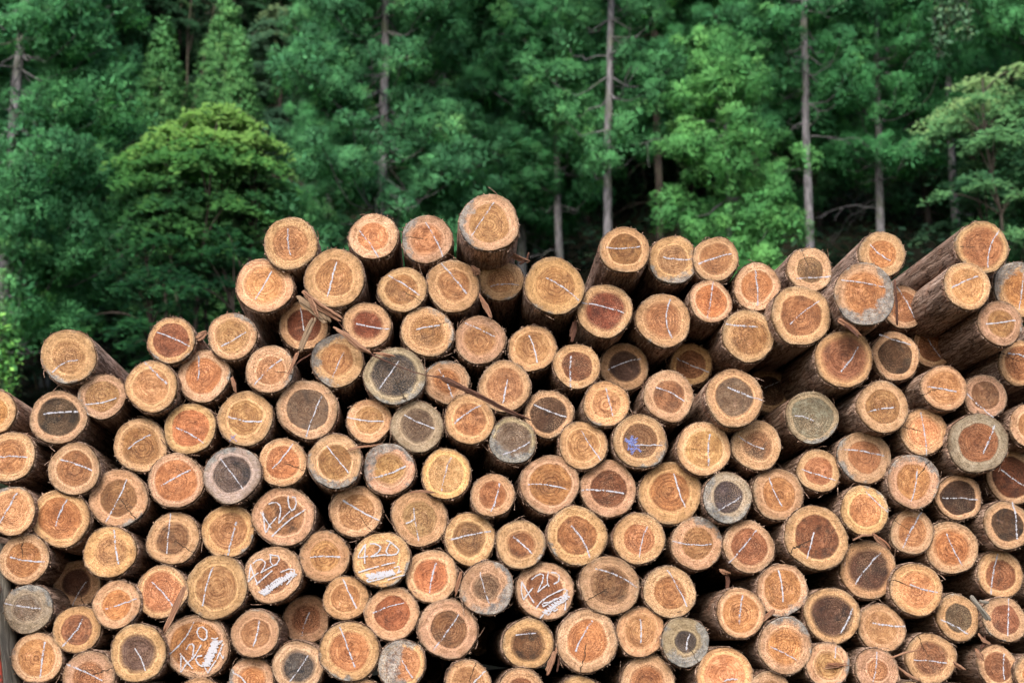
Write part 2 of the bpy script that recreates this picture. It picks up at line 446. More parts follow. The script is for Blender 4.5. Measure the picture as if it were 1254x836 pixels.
    col = g.mix(g.lin(kerf, .42, .64, 0, .5), col, g.vmath('MULTIPLY', col, (1.5, 1.55, 1.6)))
    fz = g.math('MULTIPLY', g.ss(g.math('MULTIPLY', n_sp, g.lin(n_lo, .3, .7, .85, 1.15)), .52, .68), fuzz)
    col = g.mix(g.math('MULTIPLY', fz, .8), col, g.mix(.35, g.vmath('MULTIPLY', col, (2.1, 2.1, 2.2)), (.40, .29, .18)))
    col = g.mix(g.ss(n_hi, .50, .34, 0, .85), col, g.vmath('MULTIPLY', col, (.42, .36, .32)))
    wx = g.math('ADD', g.math('MULTIPLY', px, g.math('COSINE', wa)), g.math('MULTIPLY', py, g.math('SINE', wa)))
    wy = g.math('SUBTRACT', g.math('MULTIPLY', py, g.math('COSINE', wa)), g.math('MULTIPLY', px, g.math('SINE', wa)))
    wy = g.math('ADD', wy, g.math('MULTIPLY', g.math('SUBTRACT', n_md, .5), .03))
    wm = g.math('MULTIPLY', g.ss(g.math('ABSOLUTE', wy), .011, .004), g.math('MULTIPLY', g.ss(wx, .012, .024), g.ss(wx, .062, .048)))
    col = g.mix(g.math('MULTIPLY', g.math('MULTIPLY', wm, wst), g.ss(n_hi, .35, .55, .3, 1.)), col, g.vmath('ADD', g.vmath('MULTIPLY', col, (1.3, 1.35, 1.5)), (.05, .03, .02)))
    dirt = g.math('MULTIPLY', g.ss(g.noise(P, 70, 4, .7), .56, .7), g.ss(n_bl, .42, .6))
    col = g.mix(g.math('MULTIPLY', dirt, .65), col, g.vmath('MULTIPLY', col, (.4, .36, .36)))
    # checks: fine dark radial cracks
    ang = g.math('ARCTAN2', py, px)
    a1 = g.math('ABSOLUTE', g.math('ADD', g.math('SUBTRACT', ang, sang), g.math('MULTIPLY', g.math('SUBTRACT', n_md, .5), .35)))
    ck = g.ss(g.math('MULTIPLY', a1, g.math('ADD', rn0, .05)), .022, .006)
    ck = g.math('MULTIPLY', g.math('MULTIPLY', ck, crack), g.ss(rn0, .06, .2))
    col = g.mix(ck, col, (.03, .018, .01))
    pith = g.ss(rn0, .035, .012)
    col = g.mix(g.math('MULTIPLY', pith, .7), col, (.12, .05, .02))
    h = g.math('ADD', g.math('MULTIPLY', g.math('ADD', late, g.math('MULTIPLY', wm, wst)), .5), g.math('ADD', g.math('MULTIPLY', kerf, .5), g.math('ADD', g.math('MULTIPLY', n_hi, .6), g.math('MULTIPLY', ck, -2.))))
    nm = g.bump(h, .8, .0035)
    return g.out(g.bsdf(col, .78, nm, .25))

def mat_bark():
    g = NT('bark')
    tc = g.n('ShaderNodeTexCoord').outputs['Object']
    oi = g.n('ShaderNodeObjectInfo')
    P = g.vmath('ADD', tc, g.comb(g.math('MULTIPLY', oi.outputs['Random'], 30.), g.math('MULTIPLY', oi.outputs['Random'], 17.), 0.))
    st = g.scale(P, (1, 1, .1))
    a = g.noise(st, 60, 5, .65, .8); b = g.noise(st, 16, 4, .6, .5); c = g.noise(P, 7, 3)
    fine = g.noise(g.scale(P, (1, 1, .05)), 260, 3, .7)
    c1 = g.mix(g.ss(b, .36, .62), (.18, .115, .08), (.42, .29, .22))
    c1 = g.mix(g.ss(a, .5, .68, 0, .75), c1, (.58, .44, .35))
    c1 = g.mix(g.ss(c, .52, .7, 0, .6), c1, (.32, .17, .11))
    c1 = g.mix(g.ss(a, .45, .33, 0, .9), c1, (.06, .032, .02))
    c1 = g.mix(g.lin(oi.outputs['Random'], 0, 1, 0, .5), c1, g.vmath('MULTIPLY', c1, (.6, .55, .5)))
    vr = g.n('ShaderNodeTexVoronoi', {'Scale': 60., 'Vector': g.scale(g.vmath('ADD', P, g.vmath('MULTIPLY', g.noise(P, 20, 2, col=True), (.03, .03, .0))), (1, 1, .07))}, feature='DISTANCE_TO_EDGE').outputs['Distance']
    cr = g.ss(vr, .0, .09)
    c1 = g.mix(g.math('SUBTRACT', 1., cr), c1, g.vmath('MULTIPLY', c1, (.5, .45, .42)))
    h = g.math('ADD', g.math('MULTIPLY', a, 1.), g.math('ADD', g.math('MULTIPLY', fine, .4), g.math('MULTIPLY', cr, .8)))
    return g.out(g.bsdf(c1, .9, g.bump(h, 1., .014), .12))

def mat_strip(name, ca, cb, cd):
    g = NT(name)
    tc = g.attr('along', 'Vector')
    oi = g.n('ShaderNodeObjectInfo').outputs['Random']
    P = g.vmath('ADD', g.scale(tc, (6, 220, 1)), g.comb(g.math('MULTIPLY', oi, 40.), g.math('MULTIPLY', oi, 90.), 0.))
    a = g.noise(P, 1.0, 4, .65); b = g.noise(P, .3, 2)
    c = g.mix(g.ss(a, .35, .65), ca, cb); c = g.mix(g.ss(b, .5, .66, 0, .7), c, cd)
    return g.out(g.bsdf(c, .8, g.bump(a, .8, .003), .2))

def mat_chalk(lo=.42, hi=.54, nm='chalk'):
    g = NT(nm)
    tc = g.n('ShaderNodeTexCoord').outputs['Object']
    a = g.noise(tc, 170, 3, .75); b = g.noise(tc, 45, 2)
    cov = g.ss(g.math('ADD', a, g.math('MULTIPLY', g.math('SUBTRACT', b, .5), .7)), lo-.04, hi-.04)
    sh = g.bsdf(((.31, .31, .345) if nm == 'chalk' else (.33, .33, .36)), .95, None, .05)
    tr = g.n('ShaderNodeBsdfTransparent').outputs[0]
    mx = g.n('ShaderNodeMixShader', {0: cov, 1: tr, 2: sh})
    return g.out(mx.outputs[0])
def mat_blue():
    g = NT('blue_paint')
    tc = g.n('ShaderNodeTexCoord').outputs['Object']
    a = g.noise(tc, 180, 3, .7)
    sh = g.bsdf((.13, .16, .36), .7)
    mx = g.n('ShaderNodeMixShader', {0: g.ss(a, .36, .58), 1: g.n('ShaderNodeBsdfTransparent').outputs[0], 2: sh})
    return g.out(mx.outputs[0])

def mat_leaf(name, ca, cb, ctip, trans=.42, clump=.7):
    """needle or leaf clusters: 'tint' is each spray's own colour from dark (0) to bright (1)"""
    g = NT(name)
    t = g.attr('tint')
    oi = g.n('ShaderNodeObjectInfo')
    wp = g.n('ShaderNodeTexCoord').outputs['Object']
    n = g.noise(wp, clump, 2)
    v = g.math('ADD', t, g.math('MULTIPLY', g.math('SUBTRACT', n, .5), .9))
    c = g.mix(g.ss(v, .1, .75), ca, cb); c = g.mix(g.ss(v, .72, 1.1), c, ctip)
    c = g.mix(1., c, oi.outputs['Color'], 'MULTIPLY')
    vt = g.n('ShaderNodeVectorTransform', vector_type='NORMAL', convert_from='OBJECT', convert_to='WORLD'); g.set(vt.inputs[0], g.attr('bend', 'Vector'))
    nn = g.vmath('NORMALIZE', vt.outputs[0])
    d = g.bsdf(c, .6, nn, .2)
    tl = g.n('ShaderNodeBsdfTranslucent', {'Color': g.vmath('MULTIPLY', c, (1.2, 1.25, .8)), 'Normal': nn}).outputs[0]
    mx = g.n('ShaderNodeMixShader', {0: trans, 1: d, 2: tl})
    return g.out(mx.outputs[0])
def mat_trunk(name, ca, cb):
    g = NT(name)
    tc = g.n('ShaderNodeTexCoord').outputs['Object']
    a = g.noise(g.scale(tc, (1, 1, .15)), 30, 5, .65, .4); b = g.noise(tc, 1.7, 4, .6)
    c = g.mix(g.ss(a, .38, .62), ca, cb)
    c = g.mix(g.ss(b, .5, .66, 0, .7), c, (.07, .085, .05))
    return g.out(g.bsdf(c, .9, g.bump(a, .8, .02), .1))
def mat_ground(name, ca, cb, cc, sc=1.):
    g = NT(name)
    tc = g.n('ShaderNodeTexCoord').outputs['Object']
    a = g.noise(tc, .6*sc, 5, .6); b = g.noise(tc, 9*sc, 4, .6)
    c = g.mix(g.ss(a, .4, .62), ca, cb); c = g.mix(g.ss(b, .5, .7, 0, .8), c, cc)
    return g.out(g.bsdf(c, .95, g.bump(g.math('ADD', a, b), .8, .05), .05))
M_CUT = mat_cut(); M_BARK = mat_bark(); M_CHALK = mat_chalk(); M_BLUE = mat_blue(); M_CHALK_D = mat_chalk(.32, .44, 'pressed_chalk')
M_STRIP = mat_strip('torn_bark', (.09, .042, .024), (.24, .135, .085), (.15, .06, .032))
M_STRIPD = mat_strip('wet_bark', (.03, .014, .01), (.085, .038, .024), (.05, .02, .013))
M_STICK = mat_strip('weathered_wood', (.09, .06, .038), (.22, .155, .10), (.14, .085, .05))
M_GREYWOOD = mat_strip('greyed_wood', (.05, .045, .038), (.18, .165, .14), (.09, .08, .068))
M_RED = None
# ---------------------------------------------------------------- the logs
SAP = {'n': (.68, .435, .23), 'w': (.58, .50, .40), 'g': (.42, .36, .235), 'l': (.66, .46, .24), 'p': (.74, .46, .22)}
HEART = {'o': (.66, .355, .145), 'q': (.59, .28, .11), 'r': (.46, .205, .09), 'm': (.28, .085, .035), 'd': (.15, .08, .045),
         'x': (.27, .12, .052), 'b': (.39, .20, .09), 'e': (.25, .175, .105), 'f': (.21, .14, .095), 'g': (.27, .235, .165), 'p': (.74, .41, .18), 'k': (.19, .165, .15)}
HWORD = {'o': 'light orange', 'q': 'deep orange', 'r': 'red-brown', 'm': 'dark red', 'd': 'blackish-brown', 'x': 'dark brown', 'b': 'mid-brown',
         'e': 'fuzzy grey-brown', 'f': 'flat grey-brown', 'g': 'grey', 'p': 'pale straw', 'k': 'charcoal'}
logs = []
for ln in LOGS.strip().splitlines():
    p = ln.split()
    if len(p) > 11 and p[11] == 'skip': continue
    L = dict(id=int(p[0]), x=float(p[1]), y=float(p[2]), r=float(p[3]), hr=float(p[4]), k=p[5], st=int(p[6]), ch=tuple(float(v) for v in p[7:11]), o={})
    if len(p) > 11:
        for f in p[11].split(';'):
            a, _, b = f.partition('='); L['o'][a] = b or '1'
    if len(p) > 12:
        L['o'][p[12]] = '1'
    logs.append(L)
rr = random.Random(5)
# pile continues past the picture's edges and rests on the ground: fill where nothing of it can be seen
fill = []
cand = []
for j in range(6):
    for i in range(36):
        cand.append((-390 + i*64 + (j % 2)*32 + rr.uniform(-5, 5), 898 - j*57 + rr.uniform(-5, 5)))
for j in range(9):
    for i in range(8):
        cand.append((1292 + i*62 + (j % 2)*30, 842 - j*57 - i*8))
for j in range(6):
    for i in range(6):
        cand.append((-36 - i*62 - (j % 2)*30, 850 - j*57 + min(i, 2)*50))
for (x, y) in cand:
    r = rr.uniform(27, 32)
    if not (y - r > 842 or x + r < -6 or x - r > 1262): continue
    if y + r > 935: continue
    if x < -420 or x > 1800: continue
    if any(math.hypot(x-l['x'], y-l['y']) < (r + l['r'])*.96 for l in logs + fill): continue
    fill.append(dict(id=500+len(fill), x=x, y=y, r=r, hr=.64, k=rr.choice('oqrb'), st=rr.choice([0, 1, 3]), ch=(0, 0, 0, 0), o={'dz': str(rr.uniform(-.05, .2))}))

def ribbon(pts, w):
    """flat chalk stroke through 2-D points; returns verts (x,y) and quads"""
    pts = np.asarray(pts, float)
    t = np.gradient(pts, axis=0); t /= np.linalg.norm(t, axis=1)[:, None]+1e-9
    nrm = np.stack([-t[:, 1], t[:, 0]], 1)
    ww = w*(.5 + .18*RNG.standard_normal(len(pts)))[:, None].clip(.25, .8)
    v = np.concatenate([pts+nrm*ww, pts-nrm*ww*.9])
    n = len(pts); i = np.arange(n-1)
    return v, np.stack([i, i+n, i+n+1, i+1], 1)
def resample(pts, step):
    pts = np.asarray(pts, float); d = np.r_[0, np.cumsum(np.linalg.norm(np.diff(pts, axis=0), axis=1))]
    n = max(3, int(d[-1]/step)+1); s = np.linspace(0, d[-1], n)
    return np.stack([np.interp(s, d, pts[:, 0]), np.interp(s, d, pts[:, 1])], 1)
def arc(cx, cy, rx, ry, a0, a1, n=12):
    a = np.radians(np.linspace(a0, a1, n)); return [(cx+rx*math.cos(t), cy+ry*math.sin(t)) for t in a]
def E(pts, s, x0, y0): return [(x0+x/s, y0+y/s) for x, y in pts]
def hatch(x0, y0, x1, y1, w, n, seed):
    """a back-and-forth scribble from (x0,y0) to (x1,y1), w wide"""
    r = random.Random(seed); o = []
    dx, dy = x1-x0, y1-y0; l = math.hypot(dx, dy); nx, ny = -dy/l, dx/l
    for i in range(n):
        t = i/(n-1); s = (1 if i % 2 else -1)*w/2*r.uniform(.65, 1.1)
        o.append((x0+dx*t+nx*s+dx/l*s*.35, y0+dy*t+ny*s+dy/l*s*.35))
    return o
e5 = lambda p: E(p, 3.4, 200, 590); h5 = lambda p: E(p, 3.4, 400, 590); k5 = lambda p: E(p, 3.4, 600, 590)
def S5(s, x0, y0): return lambda p: E(p, s, x0, y0)
wa_, wb_, wc_, wd_, we_ = S5(9.84, 195, 745), S5(9.84, 300, 590), S5(9.84, 290, 660), S5(10.45, 425, 645), S5(9.84, 620, 680)
WRITING = {
 44: [wb_([(188, 358), (250, 450), (318, 552)]), wb_([(215, 350), (230, 450), (238, 560), (252, 612), (300, 520), (385, 420)]), wb_([(285, 265), (330, 248), (385, 245), (425, 285), (432, 350), (415, 440), (405, 500), (480, 410), (545, 350)]),
      wb_([(525, 160), (520, 220), (535, 300), (565, 342), (600, 320), (622, 250), (605, 180), (568, 182)]), wb_([(325, 655), (430, 550), (560, 440), (740, 325)])],
 47: [wc_([(170, 300), (155, 400), (140, 515), (190, 450), (265, 400)]), wc_([(170, 320), (205, 430), (250, 535)]), wc_([(195, 290), (240, 250), (300, 238), (345, 275), (335, 330), (290, 400), (440, 315), (490, 300)]),
      wc_([(390, 178), (410, 200), (405, 270), (435, 310), (480, 300), (515, 240), (505, 200), (440, 190), (395, 180)]), wc_([(235, 545), (330, 460), (430, 375)]), wc_(hatch(300, 655, 690, 400, 90, 36, 5)), wc_([(290, 655), (420, 530), (520, 460)]),
      wc_([(320, 670), (450, 580), (560, 500)]), wc_([(530, 395), (630, 355), (695, 365), (690, 440), (600, 545)])],
 27: [wa_([(420, 155), (385, 230), (330, 330), (240, 440), (150, 525), (68, 582)]), wa_([(525, 215), (480, 225), (455, 275), (480, 340), (535, 380), (575, 350), (575, 260), (525, 215)]),
      wa_([(325, 490), (360, 430), (400, 418), (420, 450), (410, 540), (395, 610), (440, 550), (510, 430)]), wa_([(255, 535), (320, 620), (405, 720)]), wa_([(265, 560), (262, 680), (265, 765), (320, 670), (400, 600)]),
      wa_([(520, 560), (460, 570), (440, 610), (480, 670), (530, 695)]), wa_(hatch(560, 690, 700, 380, 120, 32, 3)), wa_([(550, 700), (590, 770), (630, 700), (700, 600), (770, 420)]), wa_([(730, 520), (775, 600), (780, 560)]), wa_([(630, 350), (680, 365), (715, 345)])],
 55: [wd_([(240, 215), (200, 270), (150, 350), (145, 390), (190, 388), (270, 370)]), wd_([(235, 225), (230, 300), (225, 380), (228, 465)]), wd_([(295, 215), (350, 210), (410, 235), (435, 262), (400, 320), (340, 360), (300, 380), (400, 362), (480, 352), (535, 362)]),
      wd_([(500, 172), (550, 185), (610, 235), (665, 290), (640, 340), (570, 358), (530, 352), (500, 310), (520, 260), (555, 200)]), wd_([(145, 580), (240, 548), (330, 522), (410, 500)]), wd_([(440, 492), (530, 468), (615, 452)]),
      wd_(hatch(270, 640, 600, 575, 100, 30, 9)), wd_([(235, 605), (290, 600), (245, 632), (420, 600)]), wd_([(300, 650), (250, 680), (270, 700), (420, 665), (560, 610)]), wd_([(600, 520), (665, 500), (670, 540), (640, 590), (700, 560)]), wd_([(520, 675), (620, 640), (740, 610)])],
 106: [we_([(185, 310), (240, 410), (290, 500), (335, 568)]), we_([(185, 320), (180, 430), (205, 530), (250, 470), (320, 385)]), we_([(305, 285), (360, 240), (420, 215), (448, 235), (435, 310), (395, 390), (375, 440), (440, 385), (495, 345)]),
      we_([(508, 190), (492, 260), (495, 330), (515, 370)]), we_([(535, 200), (590, 205), (640, 240), (625, 310), (570, 340)]), we_([(355, 635), (410, 560), (500, 490), (600, 440), (690, 400)]), we_([(430, 575), (445, 610), (560, 550), (700, 470), (735, 420), (690, 395)]),
      we_(hatch(460, 690, 735, 480, 85, 20, 4)), we_([(405, 755), (460, 690), (600, 600), (715, 540), (735, 440)]), we_([(470, 700), (510, 710), (545, 660), (560, 640), (580, 670), (620, 640)]), we_([(715, 560), (705, 655)]), we_([(440, 570), (520, 560), (610, 510)])],
 75: [E([(330, 172), (350, 165), (368, 150)], 3.4, 400, 590)],
}
BLUE = {39: [[(281, 531.5), (290, 540)], [(290, 531), (281, 540)]],
        97: [[(765, 537), (772, 541), (781, 536)], [(768, 545), (780, 541), (772, 536), (770, 549)], [(774, 533), (773, 556)], [(773, 556), (779, 548), (785, 553)], [(770, 541), (779, 548), (768, 550)], [(765, 539), (775, 545), (783, 546)]]}

def make_log(L, names):
    r0 = random.Random(L['id']*13+1); rg = np.random.default_rng(L['id'])
    dz = float(L['o'].get('dz', r0.uniform(-.05, .05)))
    C = on_front(L['x'], L['y'], dz)
    dep = (RC.transposed() @ (C-EYE)).z*-1
    R = L['r']/F*dep
    yaw, pit = r0.gauss(0, math.radians(.8)), r0.gauss(0, math.radians(.5))
    B = Matrix((U, W, -D)).transposed() @ Matrix.Rotation(yaw, 3, 'Y') @ Matrix.Rotation(pit, 3, 'X')
    MW = Matrix.Translation(C) @ B.to_4x4(); inv = MW.inverted()
    root = empty('log', MW)
    # outline
    N = 64; th = np.arange(N)/N*2*PI
    prof = np.ones(N)
    for k, a in ((2, .03), (3, .02), (4, .014), (5, .009), (7, .006), (11, .004)):
        if k >= 5 and 'lobe' in L['o'] and k < 7: a = .022
        prof += a*r0.uniform(.3, 1.2)*np.cos(k*th + r0.uniform(0, 6.28))
    prof += .004*rg.standard_normal(N)
    tx, ty = math.tan(math.radians(r0.gauss(0, 2.6))), math.tan(math.radians(r0.gauss(0, 2.6)))
    zf = lambda x, y: x*tx + y*ty
    pith = np.array([r0.gauss(0, .05), r0.gauss(0, .05)])*R
    # cut end: dome of rings, a worn arris, a short collar going back under the bark
    lv = [.02, .12, .25, .4, .55, .7, .82, .91, .965, .988]
    vs = [np.array([[pith[0], pith[1], 0]])]; rn = [0.]
    rings = []
    for f in lv:
        c = pith*(1-f)
        rings.append((c[0]+np.cos(th)*prof*R*f, c[1]+np.sin(th)*prof*R*f, np.full(N, 0.)+.0012*rg.standard_normal(N)*(f > .3), f))
    rings.append((np.cos(th)*prof*R, np.sin(th)*prof*R, np.full(N, -.003)+.0012*rg.standard_normal(N), 1.))
    rings.append((np.cos(th)*prof*R*.998, np.sin(th)*prof*R*.998, np.full(N, -.05), 1.06))
    V = [[pith[0], pith[1], 0]]; RNv = [0.]
    for (x, y, z, f) in rings:
        V += np.stack([x, y, z], 1).tolist(); RNv += [f]*N
    V = np.array(V); V[:, 2] += zf(V[:, 0], V[:, 1])
    tri = np.stack([np.zeros(N, int), 1+np.arange(N), 1+(np.arange(N)+1) % N], 1)
    quads = grid_faces(len(rings), N)+1; quads = quads[:, ::-1]
    n = len(V)
    hc = np.array(HEART[L['k']])*np.array([r0.uniform(.88, 1.14), r0.uniform(.92, 1.03), r0.uniform(.9, 1.12)])
    hc = hc*float(L['o'].get('hd', 1))
    sk = L['o'].get('sap', 'l' if L['k'] in 'k' else ('g' if L['k'] == 'g' else ('p' if L['k'] == 'p' else 'n')))
    sc = np.array(SAP[sk])*r0.uniform(.86, 1.1)*np.array([1, r0.uniform(.93, 1.01), r0.uniform(.88, 1.2)])
    tn_ = r0.uniform(.74, 1.16); hc = hc*tn_; sc = sc*(tn_*.6+.4)
    blotch = {'o': .15, 'q': .3, 'r': .5, 'm': .75, 'd': .8, 'x': .9, 'b': .65, 'k': 1.6, 'e': .5}.get(L['k'], .12)*r0.uniform(.5, 1.2)
    half = 1. if 'half' in L['o'] else 0.
    sang = r0.uniform(-PI, PI)
    if 'half' in L['o']: sang = PI-.2
    if 'low' in L['o']: sang = -PI/2-.5
    if 'crack' in L['o']: sang = PI-.02
    crack = 1. if ('crack' in L['o'] or r0.random() < .22) else 0.
    def c3(a, b, c): return np.tile([a, b, c], (n, 1))
    rgba = lambda c: np.tile([c[0], c[1], c[2], 1.], (n, 1))
    P2 = np.stack([V[:, 0]-pith[0], V[:, 1]-pith[1], np.full(n, (L['id'] % 97)*1.37)], 1)
    ex = [('pos', 'FLOAT_VECTOR', 'POINT', P2), ('rn', 'FLOAT', 'POINT', RNv), ('hc', 'FLOAT_COLOR', 'POINT', rgba(hc)), ('sc', 'FLOAT_COLOR', 'POINT', rgba(sc)),
          ('pa', 'FLOAT_VECTOR', 'POINT', c3(L['hr'], [.12, .32, .42, .55, .64, .72, .82, .9, 1., 1.][L['st']], blotch)),
          ('pb', 'FLOAT_VECTOR', 'POINT', c3(R, sang, half)), ('pc', 'FLOAT_VECTOR', 'POINT', c3(r0.uniform(-1.5, 1.5), crack, r0.choice([.3, .7, 1.0, 1.4]))),
          ('pd', 'FLOAT_VECTOR', 'POINT', c3(r0.uniform(-PI, PI), r0.choice([0, 0, .5, .8]), r0.choice([.02, .03, .06, .1])))]
    me = mesh_np('cut_end', V, quads, tri, M_CUT, True, ex)
    ce = link('cut_end', me, root)
    # bark: rough tapering sleeve, ragged front lip
    Lg = r0.uniform(3.6, 4.1)
    zs = [0, .012, .03, .06, .1, .16, .24, .34, .46, .6, .78, 1., 1.3, 1.7, 2.2, 2.8, 3.4, Lg]
    ridge = rg.standard_normal(N)*.5 + np.roll(rg.standard_normal(N), 1)*.5
    lip = .004 + .012*rg.random(N)**2 + .010*(np.cos(3*th+r0.uniform(0, 6)) > .6)
    th_b = .0035 + .0035*rg.random()
    vb = []
    off = np.zeros(N)
    for i, z in enumerate(zs):
        off = .8*off + .6*rg.standard_normal(N)
        wv = np.convolve(np.r_[off, off, off], [.25, .5, .25], 'same')[N:2*N]
        rad = R*prof*(1+.010*z) + th_b + .0022*wv + .0012*ridge
        if i == 0: rad = R*prof + th_b*.75
        zz = -(z + (lip if i < 3 else lip*0)) + zf(np.cos(th)*rad, np.sin(th)*rad)*(1 if i < 6 else 0)
        vb.append(np.stack([np.cos(th)*rad, np.sin(th)*rad, zz], 1))
    inner = np.stack([np.cos(th)*(R*prof*.985), np.sin(th)*(R*prof*.985), -(lip+.02)], 1)
    VB = np.concatenate([inner]+vb); A = Acc()
    A.add(VB, grid_faces(len(zs)+1, N)[:, ::-1])
    A.add(vb[-1], None, np.stack([np.zeros(N-2, int), np.arange(2, N), np.arange(1, N-1)], 1))
    # fibres and flakes hanging off the lip
    if L['id'] < 500:
        for _ in range(28):
            a = r0.uniform(0, 2*PI); k = int(a/(2*PI)*N) % N; rad = R*prof[k]+th_b*.6
            l = r0.uniform(.004, .014); w = r0.uniform(.0012, .004); ta = a + r0.gauss(0, .6)
            o = np.array([math.cos(a)*rad, math.sin(a)*rad, -r0.uniform(.0, .02)+zf(math.cos(a)*rad, math.sin(a)*rad)])
            dv = np.array([math.cos(ta)*.5, math.sin(ta)*.5, r0.uniform(-.4, .7)]); dv /= np.linalg.norm(dv)
            tv = np.array([-math.sin(a), math.cos(a), 0])
            A.add([o-tv*w, o+tv*w, o+dv*l], None, [[0, 1, 2]])
        for _ in range(r0.choice([0, 2, 3, 5, 7])):
            a = r0.uniform(0, 2*PI); k = int(a/(2*PI)*N) % N; rad = R*prof[k]+th_b+.001
            l = r0.uniform(.03, .10); w = r0.uniform(.002, .008); cu = r0.uniform(-1, 1); n7 = 6
            pt = []; pos = np.array([math.cos(a)*rad, math.sin(a)*rad, -.03]); da = a
            for i in range(n7):
                pt.append(pos.copy()); s = l/n7
                da += cu*.35
                pos += np.array([-math.sin(da)*s*.7*(1 if cu > 0 else -1), math.cos(da)*s*.7*(1 if cu > 0 else -1), s*.5]) + np.array([math.cos(a), math.sin(a), 0])*s*.35
            pt = np.array(pt); ax = np.array([math.cos(a)*.3, math.sin(a)*.3, 1.])*w/2
            f = np.linspace(1, .3, n7)[:, None]; thk = np.array([math.cos(a), math.sin(a), 0])*.0012
            A.add(np.concatenate([pt-ax*f-thk, pt+ax*f-thk, pt+ax*f+thk, pt-ax*f+thk]), np.concatenate([np.stack([np.arange(n7-1)+j*n7, np.arange(n7-1)+((j+1) % 4)*n7, np.arange(1, n7)+((j+1) % 4)*n7, np.arange(1, n7)+j*n7], 1) for j in range(4)]))
    link('bark', A.mesh('bark', M_BARK, True), root)
    # chalk
    def to_local(q):
        w_ = EYE; rv = ray(*q)
        o = inv @ w_; d = (inv.to_3x3() @ rv)
        # plane z = tx x + ty y
        t = (tx*o.x + ty*o.y - o.z)/(d.z - tx*d.x - ty*d.y); p = o + d*t
        return (p.x, p.y)
    def strokes(name, list_, w, mat, lift=.0016):
        A = Acc()
        for s in list_:
            q = resample([to_local(p) for p in s], .005)
            v, f = ribbon(q, w)
            z = zf(v[:, 0], v[:, 1]) + lift + np.tile(np.linspace(0, .0012, len(v)//2), 2); lift += .00035
            v3 = np.concatenate([v, z[:, None]], 1)
            A.add(v3, f[:, ::-1])
        link(name, A.mesh(name, mat), ce)
    if L['id'] < 500:
        x1, y1, x2, y2 = L['ch']
        if L['ch'] != (0, 0, 0, 0):
            b = float(L['o'].get('b', r0.uniform(-2, 2))); l = math.hypot(x2-x1, y2-y1); nx, ny = -(y2-y1)/l, (x2-x1)/l
            s_ = [(x1+(x2-x1)*t+nx*b*4*t*(1-t)+r0.gauss(0, .3), y1+(y2-y1)*t+ny*b*4*t*(1-t)+r0.gauss(0, .3)) for t in np.linspace(0, 1, 9)]
            strokes('chalk_line', [s_], r0.choice([.005, .0058, .0068]), M_CHALK if r0.random() < .88 else M_CHALK_D)
        if L['id'] in WRITING: strokes('chalk_writing' if L['id'] != 75 else 'chalk_line', WRITING[L['id']], .0058, M_CHALK_D, .002)
        if L['id'] in BLUE: strokes('paint_mark', BLUE[L['id']], .0085 if L['id'] == 97 else .004, M_BLUE, .001)
    if 'chip' in L['o']:
        A = Acc()
        for i in range(7):
            y = .004+i*.0035; l = r0.uniform(.05, .1); x = r0.uniform(-.03, .01)
            v, q = tube([(x, y-.02, .0), (x+l*.5, y-.016+r0.uniform(-.003, .003), .012), (x+l, y-.014, .002)], [.003, .0032, .0012], 5)
            A.add(v, q)
        mm = A.mesh('splinter', M_STRIP, False)
        mm.attributes.new('along', 'FLOAT_VECTOR', 'POINT').data.foreach_set('vector', np.concatenate(A.v).astype(np.float32).ravel())
        link('splinter', mm, ce)
    return root

vis = [l for l in logs]
def sector(dx, dy):
    a = math.degrees(math.atan2(-dy, dx)) % 360
    return ['right of', 'above-right of', 'above', 'above-left of', 'left of', 'below-left of', 'below', 'below-right of'][int(((a+22.5) % 360)//45)]
def chalk_word(L):
    x1, y1, x2, y2 = L['ch']
    if L['ch'] == (0, 0, 0, 0): return 'no chalk seen'
    a = math.degrees(math.atan2(-(y2-y1), x2-x1)) % 180
    if a < 18 or a > 162: return 'level chalk'
    if 68 < a < 112: return 'upright chalk'
    return 'rising chalk' if a < 90 else 'falling chalk'
byid = {l['id']: l for l in logs}
pairs = []
for l in vis:
    if l['id'] in LAND: continue
    for q in LAND:
        if q in (181, 182): continue
        m = byid[q]; d = math.hypot(l['x']-m['x'], l['y']-m['y'])
        gap = d-l['r']-m['r']
        pairs.append((d, l['id'], q, gap))
pairs.sort(); used = set(); rel = {}
for d, i, q, gap in pairs:
    if i in rel: continue
    l = byid[i]; m = byid[q]; s = sector(l['x']-m['x'], l['y']-m['y'])
    tier = 'directly' if gap < 16 else ('second' if gap < 78 else 'third')
    if (q, s, tier) in used: continue
    used.add((q, s, tier)); rel[i] = (tier, s, q)
for L in logs:
    o = make_log(L, None)
    if L['id'] in LAND: lab = LAND[L['id']][0]
    else:
        tier, s, q = rel[L['id']]
        look = '%s-hearted' % HWORD[L['k']]
        if L['r'] > 34.9: look = 'large ' + look
        elif L['r'] < 27.6: look = 'small ' + look
        if L['st'] >= 5: look = 'grey-stained ' + look
        lab = '%s log, %s, %s %s %s' % (look, chalk_word(L), tier, s, LAND[q][1])
        lab = lab.replace('no chalk seen, ', '')
    tag(o, lab, 'log', 'cut logs stacked with their sawn ends facing out')
for L in fill:
    o = make_log(L, None)
    tag(o, 'log at the hidden foot or far ends of the stack, beyond the others', 'log', 'logs past the visible part of the stack')
